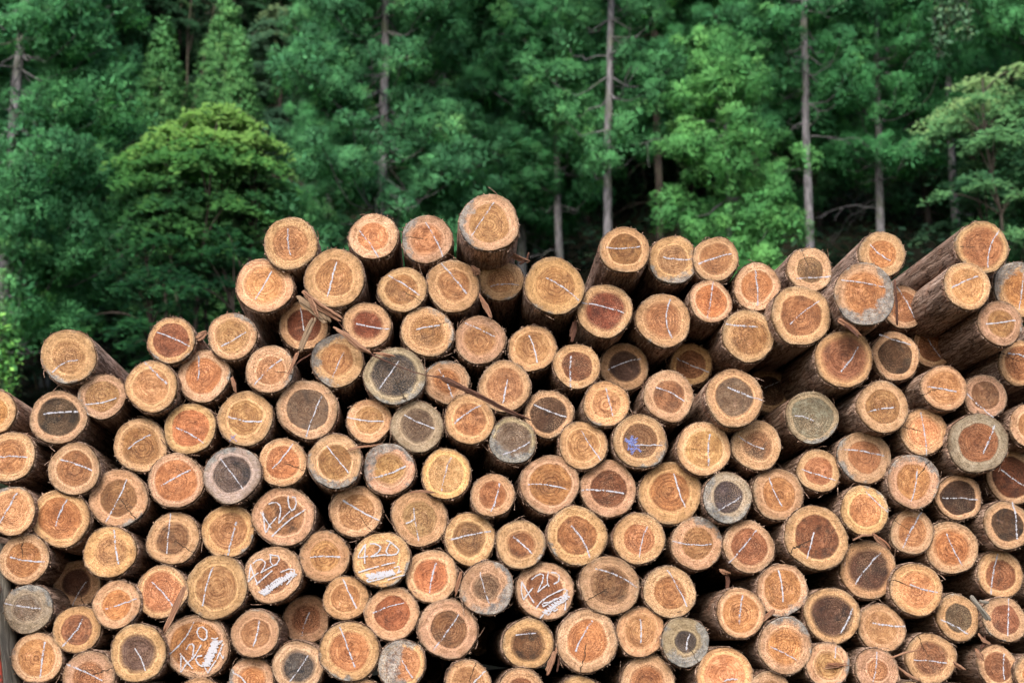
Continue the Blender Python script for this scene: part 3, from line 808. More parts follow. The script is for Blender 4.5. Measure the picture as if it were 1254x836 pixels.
# ---------------------------------------------------------------- torn bark and sticks lying on the log ends
def strip(name, pts, ws, mat, label, cat, t=-.06, thick=.003, curl=.3, ts=None, parent=None, group=None, seed=0):
    """a bent, cupped sliver through photo points pts with widths ws (photo pixels)"""
    r0 = random.Random(seed or int(pts[0][0])); n = 5*len(pts)
    m_sub = 1 if max(ws) < 4.5 else (2 if max(ws) < 8 else 4)
    BV = []; BA = []; BQ = []; cnt = 0; base = None
    for sub in range(m_sub):
        a0, a1 = (0, 1) if m_sub == 1 or sub == 0 else (r0.uniform(0, .18), 1-r0.uniform(0, .22))
        s = np.linspace(a0*(len(pts)-1), a1*(len(pts)-1), n); P = []
        for u in s:
            i = min(int(u), len(pts)-2); f = u-i
            x = pts[i][0]*(1-f)+pts[i+1][0]*f; y = pts[i][1]*(1-f)+pts[i+1][1]*f
            tt = (ts[i]*(1-f)+ts[i+1]*f) if ts else t
            P.append(np.array(on_front(x, y, tt)) + np.array([r0.gauss(0, .0006) for _ in range(3)]))
        P = np.array(P); w = np.interp(s, np.arange(len(ws)), ws)/F*D0/2*(1+.06*np.random.default_rng(sub+7).standard_normal(n))
        e_ = np.minimum(np.arange(n), n-1-np.arange(n)); w = w*np.clip((.55+.3*((sub*7) % 3)/2)+e_*.5, 0, 1)
        tg = np.gradient(P, axis=0); tg /= np.linalg.norm(tg, axis=1)[:, None]
        nd = -np.array(D); sd = np.cross(tg, nd); sd /= np.linalg.norm(sd, axis=1)[:, None]
        if m_sub > 1:
            off = (sub+.5)/m_sub*2-1
            P = P + sd*(w*off*.75)[:, None] + nd*(r0.uniform(-.004, .006)+.004*np.sin(np.linspace(0, 3, n)+sub))[:, None]; w = w/m_sub*r0.uniform(1.15, 1.6)
        if base is None: base = P.mean(0)
        cols = np.linspace(-1, 1, 5); V = []; AL = []
        l = np.r_[0, np.cumsum(np.linalg.norm(np.diff(P, axis=0), axis=1))]
        for side in (1, -1):
            for c in cols:
                V.append(P + sd*(w*c)[:, None] + nd*((curl*.4*w*(1-c*c)) + side*thick*.3)[:, None]); AL.append(np.stack([l, c*w+sub*.1, np.full(n, .1*side)], 1))
        m = len(cols); V = np.array(V); AL = np.array(AL)
        order = list(range(m))+list(range(2*m-1, m-1, -1)); K = len(order); V = V[order]; AL = AL[order]
        idx = np.arange(K*n).reshape(K, n) + cnt
        for k in range(K):
            a, b = idx[k], idx[(k+1) % K]; BQ.append(np.stack([a[:-1], b[:-1], b[1:], a[1:]], 1))
        for e in (0, n-1):
            for k in range(m-1):
                q = [idx[k][e], idx[k+1][e], idx[K-2-k][e], idx[K-1-k][e]]; BQ.append(np.array([q if e else q[::-1]]))
        BV.append(V.reshape(-1, 3)-base); BA.append(AL.reshape(-1, 3)); cnt += K*n
    me = mesh_np(name, np.concatenate(BV), np.concatenate(BQ), None, mat, False, [('along', 'FLOAT_VECTOR', 'POINT', np.concatenate(BA))])
    o = link(name, me); o.location = base
    if label: tag(o, label, cat, group)
    return o
S, SD, ST = M_STRIP, M_STRIPD, M_STICK
GB = 'torn bark caught among the log ends'
strip('bark_strip', [(362, 364), (382, 376), (404, 396)], [10, 14, 13], M_STICK, 'widest torn bark slab, tan, above the two dark red hearts', 'bark', t=-.085, curl=.25, group=GB)
strip('bark_strip', [(370, 357), (392, 376), (419, 392)], [7, 9, 9], S, 'long pinkish bark piece overlapping the widest tan slab', 'bark', t=-.10, curl=.4, group=GB)
strip('bark_strip', [(378, 362), (384, 375), (390, 390)], [5, 8, 2], S, 'short pointed orange-pink bark wedge on top of the tan slab', 'bark', t=-.115, curl=.5, group=GB)
strip('bark_strip', [(408, 401), (424, 411), (440, 425), (455, 433)], [3, 6, 7, 2], S, 'brown bark piece curving down to the blue-black log', 'bark', t=-.075, curl=.4, group=GB)
strip('bark_strip', [(414, 394), (432, 415), (455, 434), (482, 446), (508, 456), (540, 463)], [1.5, 2.4, 2.4, 1.6, 1.2, 2], SD, 'thin wiry brown bark thread crossing the blue-black log', 'bark', t=-.075, curl=.6, thick=.002, group=GB)
strip('bark_strip', [(457, 432), (470, 434), (484, 437)], [2, 4.5, 3], S, 'pale pink curled flake on the top rim of the blue-black log', 'bark', t=-.07, curl=.6, group=GB)
strip('bark_strip', [(532, 460), (548, 466), (568, 476), (592, 487), (618, 501), (651, 515)], [2, 8, 6.5, 6.5, 5.5, 2.5], SD, 'long dark brown bark strap slanting over the log ends at centre', 'bark', t=-.085, curl=.4, group=GB)
strip('stick', [(385, 388), (377, 405), (366, 431)], [8, 8.5, 8.5], ST, 'flat splintered stick standing across the left dark red heart', 'stick', t=-.095, curl=.2, thick=.006)
strip('bark_strip', [(365, 431), (358, 449), (349, 467)], [5, 3.5, 1.5], S, 'thin pointed bark tail hanging below the splintered stick', 'bark', t=-.08, curl=.4, group=GB)
strip('bark_strip', [(382, 433), (368, 441), (354, 453)], [1.2, 1.8, 1.2], SD, 'hair-thin brown fibre beside the pointed bark tail', 'bark', t=-.07, curl=.4, group=GB)
strip('stick', [(227, 716), (218, 738), (201, 775)], [7, 9, 7], M_STRIP, 'grey-pink splinter leaning between two big logs, lower left', 'stick', t=-.08, curl=.3, thick=.006)
strip('bark_strip', [(586, 359), (595, 375), (602, 390)], [3, 8, 4], S, 'pink bark tongue hanging under the upper middle logs', 'bark', t=-.08, curl=.3, group=GB)
strip('bark_strip', [(577, 326), (584, 333), (586, 337)], [6, 11, 5], S, 'crumpled pink bark flake at the left rim of a small crest log', 'bark', t=-.06, curl=.7, group=GB)
strip('bark_strip', [(624, 311), (636, 317), (649, 321)], [9, 7, 3], S, 'forked orange bark chip on the crest, right of the topmost log', 'bark', t=.02, curl=.4, group=GB)
strip('bark_strip', [(648, 309), (645, 318), (636, 324)], [2, 3.5, 3], SD, 'small dark prong beside the forked orange bark chip', 'bark', t=.02, curl=.4, group=GB)
strip('bark_strip', [(704, 392), (702, 405), (699, 419)], [5, 7.5, 5], SD, 'dark red bark tab wedged upright beside the rusty red crest log', 'bark', t=0, curl=.4, group=GB)
strip('bark_strip', [(1095.5, 343), (1097.5, 370), (1098.5, 398)], [3, 3.4, 3], SD, 'narrow dark upright slat in front of a log near the right crest', 'bark', t=-.1, curl=.3, group=GB)
strip('bark_strip', [(1026, 391), (1040, 399), (1055, 412)], [8, 9, 3], S, 'frayed bark tuft under the big grey-rimmed log', 'bark', t=-.22, curl=.6, group=GB)
strip('bark_strip', [(1034, 397), (1046, 407), (1052, 414)], [3, 4, 1.5], SD, 'dark fibre hanging below the frayed bark tuft', 'bark', t=-.23, curl=.6, group=GB)
strip('bark_strip', [(241, 416), (247, 411), (254, 406)], [8, 11, 6], S, 'orange bark chip between two logs at the left crest', 'bark', t=-.02, curl=.5, group=GB)
strip('bark_strip', [(238, 411), (246, 418), (250, 424)], [3, 6, 4], SD, 'brown chip tucked under the orange one at the left crest', 'bark', t=0, curl=.5, group=GB)
strip('bark_strip', [(284, 462), (287, 470), (289, 482)], [3, 5, 2], S, 'pink bark sliver right of an orange log below the left crest', 'bark', t=-.05, curl=.5, group=GB)
strip('bark_strip', [(889, 701), (891, 712), (890, 723)], [6, 5, 3], SD, 'dark orange bark tab standing in a black gap, lower right', 'bark', t=.1, curl=.4, group=GB)
strip('bark_strip', [(880, 697), (886, 700), (895, 702)], [3, 5, 3], S, 'red-brown crumb lying across the dark orange bark tab', 'bark', t=.08, curl=.4, group=GB)
strip('bark_strip', [(948, 746), (942, 752), (934, 760)], [4, 5, 3], S, 'red bark chip leaning on two logs near the half-sunk bottom right', 'bark', t=-.06, curl=.4, group=GB)
strip('stick', [(1188, 729), (1198, 742), (1212, 760)], [6, 5, 7], M_GREYWOOD, 'short grey stick lodged between small logs at lower right', 'stick', t=-.08, curl=.2, thick=.006)
strip('bark_strip', [(1199, 735), (1206, 737), (1211, 737)], [3, 4, 2], M_GREYWOOD, 'pale flake above the short grey stick', 'bark', t=-.03, curl=.3, group=GB)
strip('bark_strip', [(1067, 652), (1075, 660), (1084, 667), (1090, 673)], [3, 8, 8, 3], S, 'curled reddish bark lying on top of the oval dark-hearted log', 'bark', t=-.06, curl=.7, group=GB)
strip('bark_strip', [(1044, 661), (1056, 655), (1070, 655)], [1.5, 3, 2], S, 'thin red fibre left of the curled reddish bark', 'bark', t=-.05, curl=.5, group=GB)
strip('bark_strip', [(565, 699), (561, 714), (557, 730)], [3, 5, 2], S, 'pink bark sliver left of the pale beige-grey log', 'bark', t=0, curl=.5, group=GB)
strip('bark_strip', [(681, 792), (676, 808), (669, 826)], [4, 7, 6], S, 'pinkish-brown bark tab hanging in the gap at bottom centre', 'bark', t=.02, curl=.5, group=GB)
strip('bark_strip', [(684, 798), (684, 812), (682, 822)], [2, 3, 1.5], SD, 'dark sliver beside the pinkish-brown bark tab', 'bark', t=.04, curl=.5, group=GB)
strip('bark_strip', [(502, 602.5), (515, 601), (526, 602), (534, 603)], [2, 3, 3, 1.5], S, 'thin pink bark lath lying over the chalk-cross log', 'bark', t=-.05, curl=.4, group=GB)
strip('bark_strip', [(426, 551), (440, 547), (455, 546), (468, 543)], [3, 3, 2, 1], S, 'pale pink bark thread over the mottled blue-rimmed log', 'bark', t=-.05, curl=.5, group=GB)
strip('bark_strip', [(1197, 775), (1204, 784), (1213, 788)], [3, 5, 2], S, 'bark shred under the shorter grey stick, tip to the right', 'bark', t=0, curl=.5, group=GB)
strip('bark_strip', [(1200, 795), (1205, 787), (1206, 778)], [2, 5, 3], SD, 'upright dark shred among the bark crumbs at lower right', 'bark', t=.01, curl=.5, group=GB)
strip('bark_strip', [(1193, 794), (1200, 803), (1204, 809)], [6, 8, 4], S, 'brown bark tab on the rim of a small log at bottom right', 'bark', t=-.06, curl=.5, group=GB)
strip('bark_strip', [(1098, 815), (1112, 826), (1126, 833)], [2, 4, 2], S, 'bark shred at the bottom edge between two small logs', 'bark', t=-.02, curl=.5, group=GB)
strip('bark_strip', [(1166, 810), (1174, 816), (1182, 820)], [3, 5, 2], S, 'curved bark shred right of a brown log at the bottom', 'bark', t=0, curl=.6, group=GB)
strip('bark_strip', [(1090, 805), (1108, 799), (1126, 795)], [2, 2.5, 1.2], S, 'pale fibre reaching across a brown log at the bottom right', 'bark', t=-.07, curl=.5, group=GB)

# weathered post and red steel stake holding the left end
pa, pb = on_front(-6, 668, .10), on_front(20, 900, .10)
ax = np.linspace(0, 1, 30); path = np.array([np.array(pa)*(1-f)+np.array(pb)*f + np.array([.006*math.sin(f*9), 0, 0]) for f in ax])
v, q = tube(path, .052 + .004*np.sin(ax*17), 28)
v += np.random.default_rng(3).standard_normal(v.shape)*.0012
al = np.stack([np.repeat(ax*1.2, 28), np.tile(np.arange(28)*.011, 30), np.zeros(30*28)], 1)
A = Acc(); A.add(v, q); A.add(v[:28], None, [[0, i, i+1] for i in range(1, 27)])
AL = np.concatenate([al, al[:28]])
me = mesh_np('wooden_post', np.concatenate(A.v)-path[-1], np.concatenate(A.q), np.concatenate(A.t), M_GREYWOOD, True, [('along', 'FLOAT_VECTOR', 'POINT', AL)])
o = link('wooden_post', me); o.location = path[-1]
tag(o, 'weathered grey wooden post leaning at the lower left end of the stack', 'post')
g = NT('red_paint'); tcn = g.n('ShaderNodeTexCoord').outputs['Object']; nn = g.noise(tcn, 22, 5, .65)
M_RED = g.out(g.bsdf(g.mix(g.ss(nn, .52, .6), (.26, .035, .02), (.06, .03, .02)), .6, g.bump(nn, .5, .004)))
c0 = on_front(-14, 722, -.12); c1 = on_front(2, 905, -.12)
A = Acc(); ring = []
prof2 = [(-.05, -.02), (.03, -.02), (.03, .0), (-.03, .0), (-.03, .05), (-.05, .05)]
for k, f in enumerate(np.linspace(0, 1, 8)):
    c = np.array(c0)*(1-f)+np.array(c1)*f
    ring += [(c + np.array(U)*a_ + np.array(D)*b_) for a_, b_ in prof2]
A.add(ring, grid_faces(8, 6)); A.add(ring[:6], [[0, 1, 2, 3], [0, 3, 4, 5]])
vv = np.concatenate(A.v); bs = np.array(c1)
o = link('steel_stake', mesh_np('steel_stake', vv-bs, np.concatenate(A.q), None, M_RED)); o.location = bs
tag(o, 'rusty red-painted steel angle stake at the far lower left corner', 'stake')
# ---------------------------------------------------------------- forest
def unit(n, rng, up=0.):
    v = rng.standard_normal((n, 3)); v[:, 2] += up; return v/np.linalg.norm(v, axis=1)[:, None]
def tufts(cent, rad, rng, k=46, width=.014, up=.5, tint=None, heart=None):
    """rounded sprays of narrow needles about each centre"""
    m = len(cent); c = np.repeat(cent, k, 0); r = np.repeat(np.broadcast_to(rad, (m,)), k)
    d = unit(m*k, rng, up); tn = np.cross(d, unit(m*k, rng)); tn /= np.linalg.norm(tn, axis=1)[:, None]
    dr = d*rng.uniform(.1, .95, m*k)[:, None] + tn + [0, 0, .25]; dr /= np.linalg.norm(dr, axis=1)[:, None]
    s = np.cross(d, dr); s /= np.linalg.norm(s, axis=1)[:, None]+1e-6
    l = r*rng.uniform(.28, .6, m*k)
    b = c + d*(r*rng.uniform(.45, .8, m*k))[:, None]; mid = b + dr*(l*.5)[:, None]; tip = b + dr*l[:, None]
    w = width*rng.uniform(.7, 1.2, m*k)[:, None]
    V = np.stack([b, mid + s*w, tip, mid - s*w], 1).reshape(-1, 3)
    Q = np.arange(m*k*4).reshape(-1, 4)
    t = np.repeat(tint if tint is not None else rng.random(m), k) + rng.uniform(-.12, .12, m*k)
    bn = d*.55 + (0 if heart is None else np.repeat(heart, k, 0)*.95) + [0, -.1, .2] + rng.normal(0, .18, d.shape)
    return V, Q, np.repeat(t, 4), np.repeat(bn, 4, 0)
def leaves(cent, rng, size=.075, flat=.35, tint=None):
    m = len(cent)
    nrm = unit(m, rng)*flat + np.array([0, 0, 1.]); nrm /= np.linalg.norm(nrm, axis=1)[:, None]
    a = np.cross(nrm, unit(m, rng)); a /= np.linalg.norm(a, axis=1)[:, None]; b = np.cross(nrm, a)
    s = size*rng.uniform(.6, 1.25, m)[:, None]
    V = np.stack([cent - a*s, cent + b*s*.45 + a*s*.1, cent + a*s, cent - b*s*.45 + a*s*.1], 1).reshape(-1, 3)
    t = tint if tint is not None else rng.random(m)
    nn = nrm*np.sign(nrm[:, 2:3]+1e-6)+[0, -.5, .1]
    return V, np.arange(m*4).reshape(-1, 4), np.repeat(t, 4), np.repeat(nn, 4, 0)

GN = (.05, .20, .080), (.115, .41, .145), (.22, .54, .17)
M_CED = mat_leaf('cedar_needles', *GN)
M_YOUNG = mat_leaf('young_cedar_needles', (.08, .25, .085), (.17, .42, .14), (.24, .50, .16))
M_BROAD = mat_leaf('broad_leaves', (.05, .19, .07), (.15, .44, .12), (.36, .68, .18), .45, .9)
M_PALE = mat_leaf('pale_broad_leaves', (.07, .22, .10), (.22, .50, .19), (.46, .70, .28), .3, .9)
M_DARKL = mat_leaf('dark_broad_leaves', (.04, .11, .06), (.08, .20, .10), (.17, .28, .12), .2, .9)
M_TR = mat_trunk('cedar_bark', (.05, .05, .054), (.165, .16, .175))
M_TRD = mat_trunk('dark_bark', (.025, .02, .018), (.07, .058, .05))

def trunk_acc(h, r, rng, lean=(0, 0), n=14, below=1.5):
    z = np.linspace(-below, h, 26); f = (z+below)/(h+below)
    wob = np.cumsum(rng.standard_normal((26, 2))*.02, 0)
    p = np.stack([lean[0]*f*h + wob[:, 0], lean[1]*f*h + wob[:, 1], z], 1)
    rad = r*(1-f)**.8 + .02 + r*.5*np.exp(-(z+below)*1.2)
    A = Acc(); v, q = tube(p, rad, n); A.add(v, q)
    return A, (lambda zz: np.array([np.interp(zz, z, p[:, 0]), np.interp(zz, z, p[:, 1]), zz])), (lambda zz: np.interp(zz, z, rad))
def cedar_meshes(seed, h, zb, R, r0=.17, dens=1., ztop=None, shape=.75, droop=0., k=80, tr=.175, side=None, sparse_to=None, mat=None, open_front=0., dead=8, rc=(.26, .52), thin=0., tmat=None):
    """returns trunk mesh, crown mesh of a Japanese cedar; crown from zb up; side=(angle, amount) leans the foliage"""
    rng = np.random.default_rng(seed)
    A, at, rd = trunk_acc(h, r0*.66, rng)
    ztop = ztop or h
    C = []; CR = []; z = zb
    while z < min(ztop, h-.3):
        fz = (z-zb)/(h-zb)
        Rz = R*(1-fz)**shape*min(1, .55+fz*4)
        nb = max(2, int(rng.uniform(3.2, 5.6)*dens))
        for j in range(nb):
            az = rng.uniform(0, 2*PI)
            if side is not None and rng.random() < side[1]: az = side[0] + rng.normal(0, .8)
            L = Rz*rng.uniform(.55, 1.15)
            p0 = at(z); dv = np.array([math.cos(az), math.sin(az), 0])
            n = 7; f = np.linspace(0, 1, n)
            lift = rng.uniform(-.15, .3)-droop
            path = p0 + dv*(f*L)[:, None] + np.array([0, 0, 1.])*((lift*L*f) - .22*L*np.sin(f*PI) + .12*L*f**2)[:, None]
            path[1:] += rng.standard_normal((n-1, 3))*.035
            v, q = tube(path, .019*(1-f*.75)*(.6+.3*L), 5); A.add(v, q)
            m = max(1, int(L/.32))
            for i in range(m):
                ff = 1-(i/m)*.75*rng.uniform(.7, 1)
                if thin and rng.random() < thin: continue
                c = p0 + (path[-1]-p0)*ff + np.array([0, 0, -.1*L*math.sin(ff*PI)])
                c += rng.normal(0, .10, 3)
                if c[1] < .1 and abs(c[0]-p0[0]) < .55 and rng.random() < open_front: continue
                C.append(c); CR.append(rng.uniform(*rc)*(.75+.35*ff))
        z += rng.uniform(.30, .48)/max(dens, .5)
    for j in range(dead):                                   # bare dead twigs under the crown
        z = rng.uniform(max(1, zb-3.5), zb+2); az = rng.uniform(0, 2*PI); L = rng.uniform(.6, 1.6); n = 9; f = np.linspace(0, 1, n)
        path = at(z) + np.stack([np.cos(az)*f*L, np.sin(az)*f*L, -.5*L*f**2*rng.uniform(0, 1.6)], 1) + np.cumsum(rng.standard_normal((n, 3))*.035, 0)*(f > 0)[:, None]
        v, q = tube(path, .010*(1-f*.8)+.003, 5); A.add(v, q)
        for b in range(3):
            s = rng.integers(3, n-1); g2 = np.linspace(0, 1, 6)
            pp = path[s] + np.stack([np.cos(az+rng.normal(0, 1))*g2*.4, np.sin(az+rng.normal(0, 1))*g2*.4, -g2**1.5*rng.uniform(0, .6)], 1) + np.cumsum(rng.standard_normal((6, 3))*.02, 0)*(g2 > 0)[:, None]
            v, q = tube(pp, .006*(1-g2*.6), 4); A.add(v, q)
    if ztop >= h:
        for j in range(14): C.append(at(h-.1-j*.09)+rng.normal(0, .05+.02*j, 3)); CR.append(.2+.012*j)
    C = np.array(C); CR = np.array(CR); m = len(C)
    nt = 9; d = unit(m*nt, rng, .6); d[:, 2] *= .72
    tc = np.repeat(C, nt, 0) + d*np.repeat(CR, nt)[:, None]*rng.uniform(.75, 1.05, m*nt)[:, None]
    clt = np.repeat(rng.normal(.42, .22, m), nt) + rng.normal(0, .12, m*nt)
    V, Q, T, BN = tufts(tc, tr*rng.uniform(.75, 1.2, m*nt), rng, k, .0088 if k > 60 else .016, .4, clt, d)
    # denser inner sprays, kept to the darker tints
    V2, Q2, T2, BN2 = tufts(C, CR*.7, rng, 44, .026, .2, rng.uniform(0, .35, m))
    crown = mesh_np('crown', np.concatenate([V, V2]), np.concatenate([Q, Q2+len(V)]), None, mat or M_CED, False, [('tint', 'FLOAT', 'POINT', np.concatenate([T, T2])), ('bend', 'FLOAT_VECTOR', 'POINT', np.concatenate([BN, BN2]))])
    return A.mesh('trunk', tmat or M_TR, True), crown
def place_tree(name, meshes, loc, label, cat, rot=0, sc=1, colour=(1, 1, 1), group=None, crown='crown'):
    e = empty(name, loc=loc); e.rotation_euler = (0, 0, rot); e.scale = (sc,)*3
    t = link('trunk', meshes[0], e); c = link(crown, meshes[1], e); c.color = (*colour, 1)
    tag(e, label, cat, group); return e
def spot(px, Y, py=300):
    p = at_dist(px, py, Y); return p.x
def height_at(py, Y, px=627): return at_dist(px, py, Y).z

# terrain: lower track at the camera, a landing behind a low bank, then the wooded slope
G0 = EYE.z - .47
def terrain(x, y):
    b = np.clip((y-4.2)/1.7, 0, 1); z = G0*b*b*(3-2*b)
    s = np.clip(y-21, 0, 90); z = z + .62*s*np.clip(s/12, 0, 1) + 1.5*np.clip((y-11.6)/1.2, 0, 1)  # steep rise behind the stack is added, unseen, to keep its gaps dark
    return z + .05*np.sin(x*.9+y*.4)*np.clip((y-13)/5, 0, 1) + .5*np.sin(x*.13+1)*np.clip((y-24)/20, 0, 1)
xs = np.sign(np.linspace(-1, 1, 121))*np.abs(np.linspace(-1, 1, 121))**2.6*900
ys = np.r_[np.linspace(-900, -20, 20), np.linspace(-18, 3.6, 24), np.linspace(3.9, 6.2, 14), np.linspace(6.6, 60, 90), np.linspace(62, 112, 20), np.linspace(130, 900, 20)]
X, Y_ = np.meshgrid(xs, ys); Z = terrain(X, Y_)
V = np.stack([X, Y_, Z], -1).reshape(-1, 3)
o = link('ground', mesh_np('ground', V, grid_faces(len(ys), len(xs), False), None, mat_ground('forest_floor', (.03, .028, .018), (.04, .036, .024), (.02, .032, .012)), True))
tag(o, kind='structure')

def gz(x, y): return float(terrain(np.array(x), np.array(y)))
def plant(name, meshes, px, Y, label, cat='tree', rot=0, sc=1, colour=(1, 1, 1), group=None, crown='crown'):
    x = spot(px, Y); z = gz(x, Y)
    return place_tree(name, meshes, (x, Y, z), label, cat, rot, sc, colour, group, crown)
def rel(py, Y, px): return height_at(py, Y, px) - gz(spot(px, Y), Y)      # height above its own foot seen at row py

GC = 'tall cedars at the forest edge'
# left foreground cedar with the leaning trunk
Yd = 24
plant('cedar_tree', cedar_meshes(1, 17, 3.6, 2.5, .19, 1.15, 14.5, side=(-.2, .5), dead=12, thin=.1, open_front=1.), 8, Yd, 'cedar at the left edge with a leaning grey-brown trunk and hanging dead twigs', group=GC)
plant('cedar_tree', cedar_meshes(2, 18, 3.0, 2.5, .17, 1.2, 14.5, dead=10, thin=.05, open_front=.6), 462, 27.5, 'broad green cedar behind the raised middle of the log pile, trunk half hidden', group=GC, colour=(1.05, 1.0, 1.1))
plant('cedar_tree', cedar_meshes(3, 18, 2.6, 1.9, .15, 1.1, 15, dead=6), 640, 31.5, 'deep green cedar between the broad cedar and the bare pale trunk', group=GC, colour=(.6, .72, .72))  # deep green lowered further: shade between the trees put into the colour
plant('cedar_tree', cedar_meshes(4, 19, rel(205, 26.5, 757), 1.25, .135, 1.0, 15, dead=3, thin=.1, shape=.35, open_front=.6), 757, 26.5, 'slim cedar with a straight pale bare trunk over the middle right of the pile', group=GC, colour=(1.05, 1.0, 1))
plant('cedar_tree', cedar_meshes(5, 19, rel(120, 33, 808), 1.7, .13, .9, 17, dead=8, tmat=M_TRD), 808, 33, 'thin dark-trunked cedar just right of the pale straight trunk', group=GC, colour=(.8, .9, .9))
hG = rel(35, 24.5, 893)
plant('cedar_tree', cedar_meshes(6, hG, 1.6, 1.5, .1, 1.25, None, .42, mat=M_YOUNG, dead=0, rc=(.22, .36), tr=.16), 893, 24.5, 'bright green rounded young cedar standing forward at right of centre', group=GC, colour=(1.0, 1.15, 1.0))
plant('cedar_tree', cedar_meshes(7, 19, rel(150, 28, 988), 1.7, .14, 1.1, 15.5, dead=2, shape=.35, open_front=.9), 1006, 28, 'cedar with a ringed pale trunk right beside the bright young cedar', group=GC, colour=(.85, .92, .92))
plant('cedar_tree', cedar_meshes(8, 19, rel(215, 29, 1097), 1.8, .135, 1.1, 15.5, dead=3, thin=.05, shape=.3, open_front=.6), 1097, 29, 'cedar with pinkish-grey trunk over the right crest of the pile', group=GC, colour=(.85, .95, .9))
plant('cedar_tree', cedar_meshes(9, 18, 3, 2.1, .14, 1.1, 16, dead=8), 548, 33, 'cedar partly hidden right behind the broad green cedar', group=GC, colour=(.55, .66, .62))  # low colour paints in the shade of the gap at centre
plant('cedar_tree', cedar_meshes(10, 18, 2, 1.35, .14, 1.1, 15, dead=8), 68, 29, 'dense cedar behind the leaning-trunk cedar at left', group=GC, colour=(.85, .95, .9))
plant('cedar_tree', cedar_meshes(11, 19, 5, 1.8, .14, 1.0, 17, dead=8, tmat=M_TRD), 925, 34, 'dark cedar filling the gap above the bright young cedar', group=GC, colour=(.8, .9, .85))
plant('cedar_tree', cedar_meshes(12, 19, rel(250, 30.5, 690), 1.4, .12, .9, 16, dead=3, shape=.4), 684, 30.5, 'cedar whose grey trunk foot shows right of the topmost log', group=GC, colour=(.55, .65, .62))  # colour lowered to paint shade between the trees
plant('cedar_tree', cedar_meshes(13, 18, rel(190, 31, 1170), 1.5, .13, 1.1, 16, dead=4, shape=.4), 1165, 32, 'cedar screened by others beside the vine near the right edge', group=GC, colour=(.75, .9, .85))
plant('cedar_tree', cedar_meshes(14, 19, rel(230, 33, 400), 1.1, .13, 1.1, 17, dead=4), 402, 33, 'cedar showing its left flank beside the dark broadleaf gap', group=GC, colour=(.95, 1.0, 1.0))

# the same edge carries on past both sides of the picture
shared = [(o.children[0].data, o.children[1].data) for o in (bpy.data.objects['cedar_tree.001'], bpy.data.objects['cedar_tree.008'], bpy.data.objects['cedar_tree.009'])]
for k_, (px_, Y0_) in enumerate(((-120, 26), (-260, 28), (-420, 26.5), (1330, 27.5), (1450, 26), (1590, 28.5), (1730, 26.5))):
    plant('cedar_tree', shared[k_ % 3], px_, Y0_, 'cedar of the forest edge beyond the side of the picture', rot=k_*1.3, colour=(.9, .95, .9), group='cedars beyond the picture sides')
for n_, a_ in (('cedar_tree.003', .02), ('cedar_tree.006', .05), ('cedar_tree.007', .045)):
    bpy.data.objects[n_].rotation_euler.y = a_; bpy.data.objects[n_].location.x -= a_*9
GY = 'small pointed young cedars'
def cone_meshes(seed, h, w):
    rng = np.random.default_rng(seed); A, at, rd = trunk_acc(h, .07, rng, n=8)
    C = []
    for z in np.arange(.8, h-.05, .075):
        Rz = w*min(1., ((h-z)/3.0)**.8)
        for j in range(max(2, int(3+Rz*8))):
            az = rng.uniform(0, 2*PI); q = Rz*rng.uniform(.75, 1.08)
            C.append([math.cos(az)*q, math.sin(az)*q, z+rng.uniform(-.06, .12)])
    C = np.array(C)+at(h*.5)*[1, 1, 0]
    hd = C*[1, 1, 0]; hd /= np.linalg.norm(hd, axis=1)[:, None]+1e-6
    V, Q, T, BN = tufts(C, rng.uniform(.10, .17, len(C)), rng, 40, .011, 1.3, rng.normal(.45, .2, len(C)), hd)
    C2 = C*[.6, .6, 1]; V2, Q2, T2, BN2 = tufts(C2, .22, rng, 12, .03, .4, rng.uniform(0, .3, len(C)))
    return A.mesh('trunk', M_TRD, True), mesh_np('crown', np.concatenate([V, V2]), np.concatenate([Q, Q2+len(V)]), None, M_YOUNG, False, [('tint', 'FLOAT', 'POINT', np.concatenate([T, T2])), ('bend', 'FLOAT_VECTOR', 'POINT', np.concatenate([BN, BN2]))])
for (px, top, Yc, w, lab, sd) in ((187, 22, 30, .85, 'leftmost small spire-shaped cedar above the yellow-green broadleaf tree', 21), (264, -6, 31, .85, 'tallest spire-shaped young cedar, at top left beside a black gap', 22),
                                 (285, 44, 29.5, .6, 'smallest spire cedar, tucked right of the tallest spire', 23)):
    plant('young_cedar', cone_meshes(sd, rel(top, Yc, px), w), px, Yc, lab, colour=(1.15, 1.15, 1.15), group=GY)

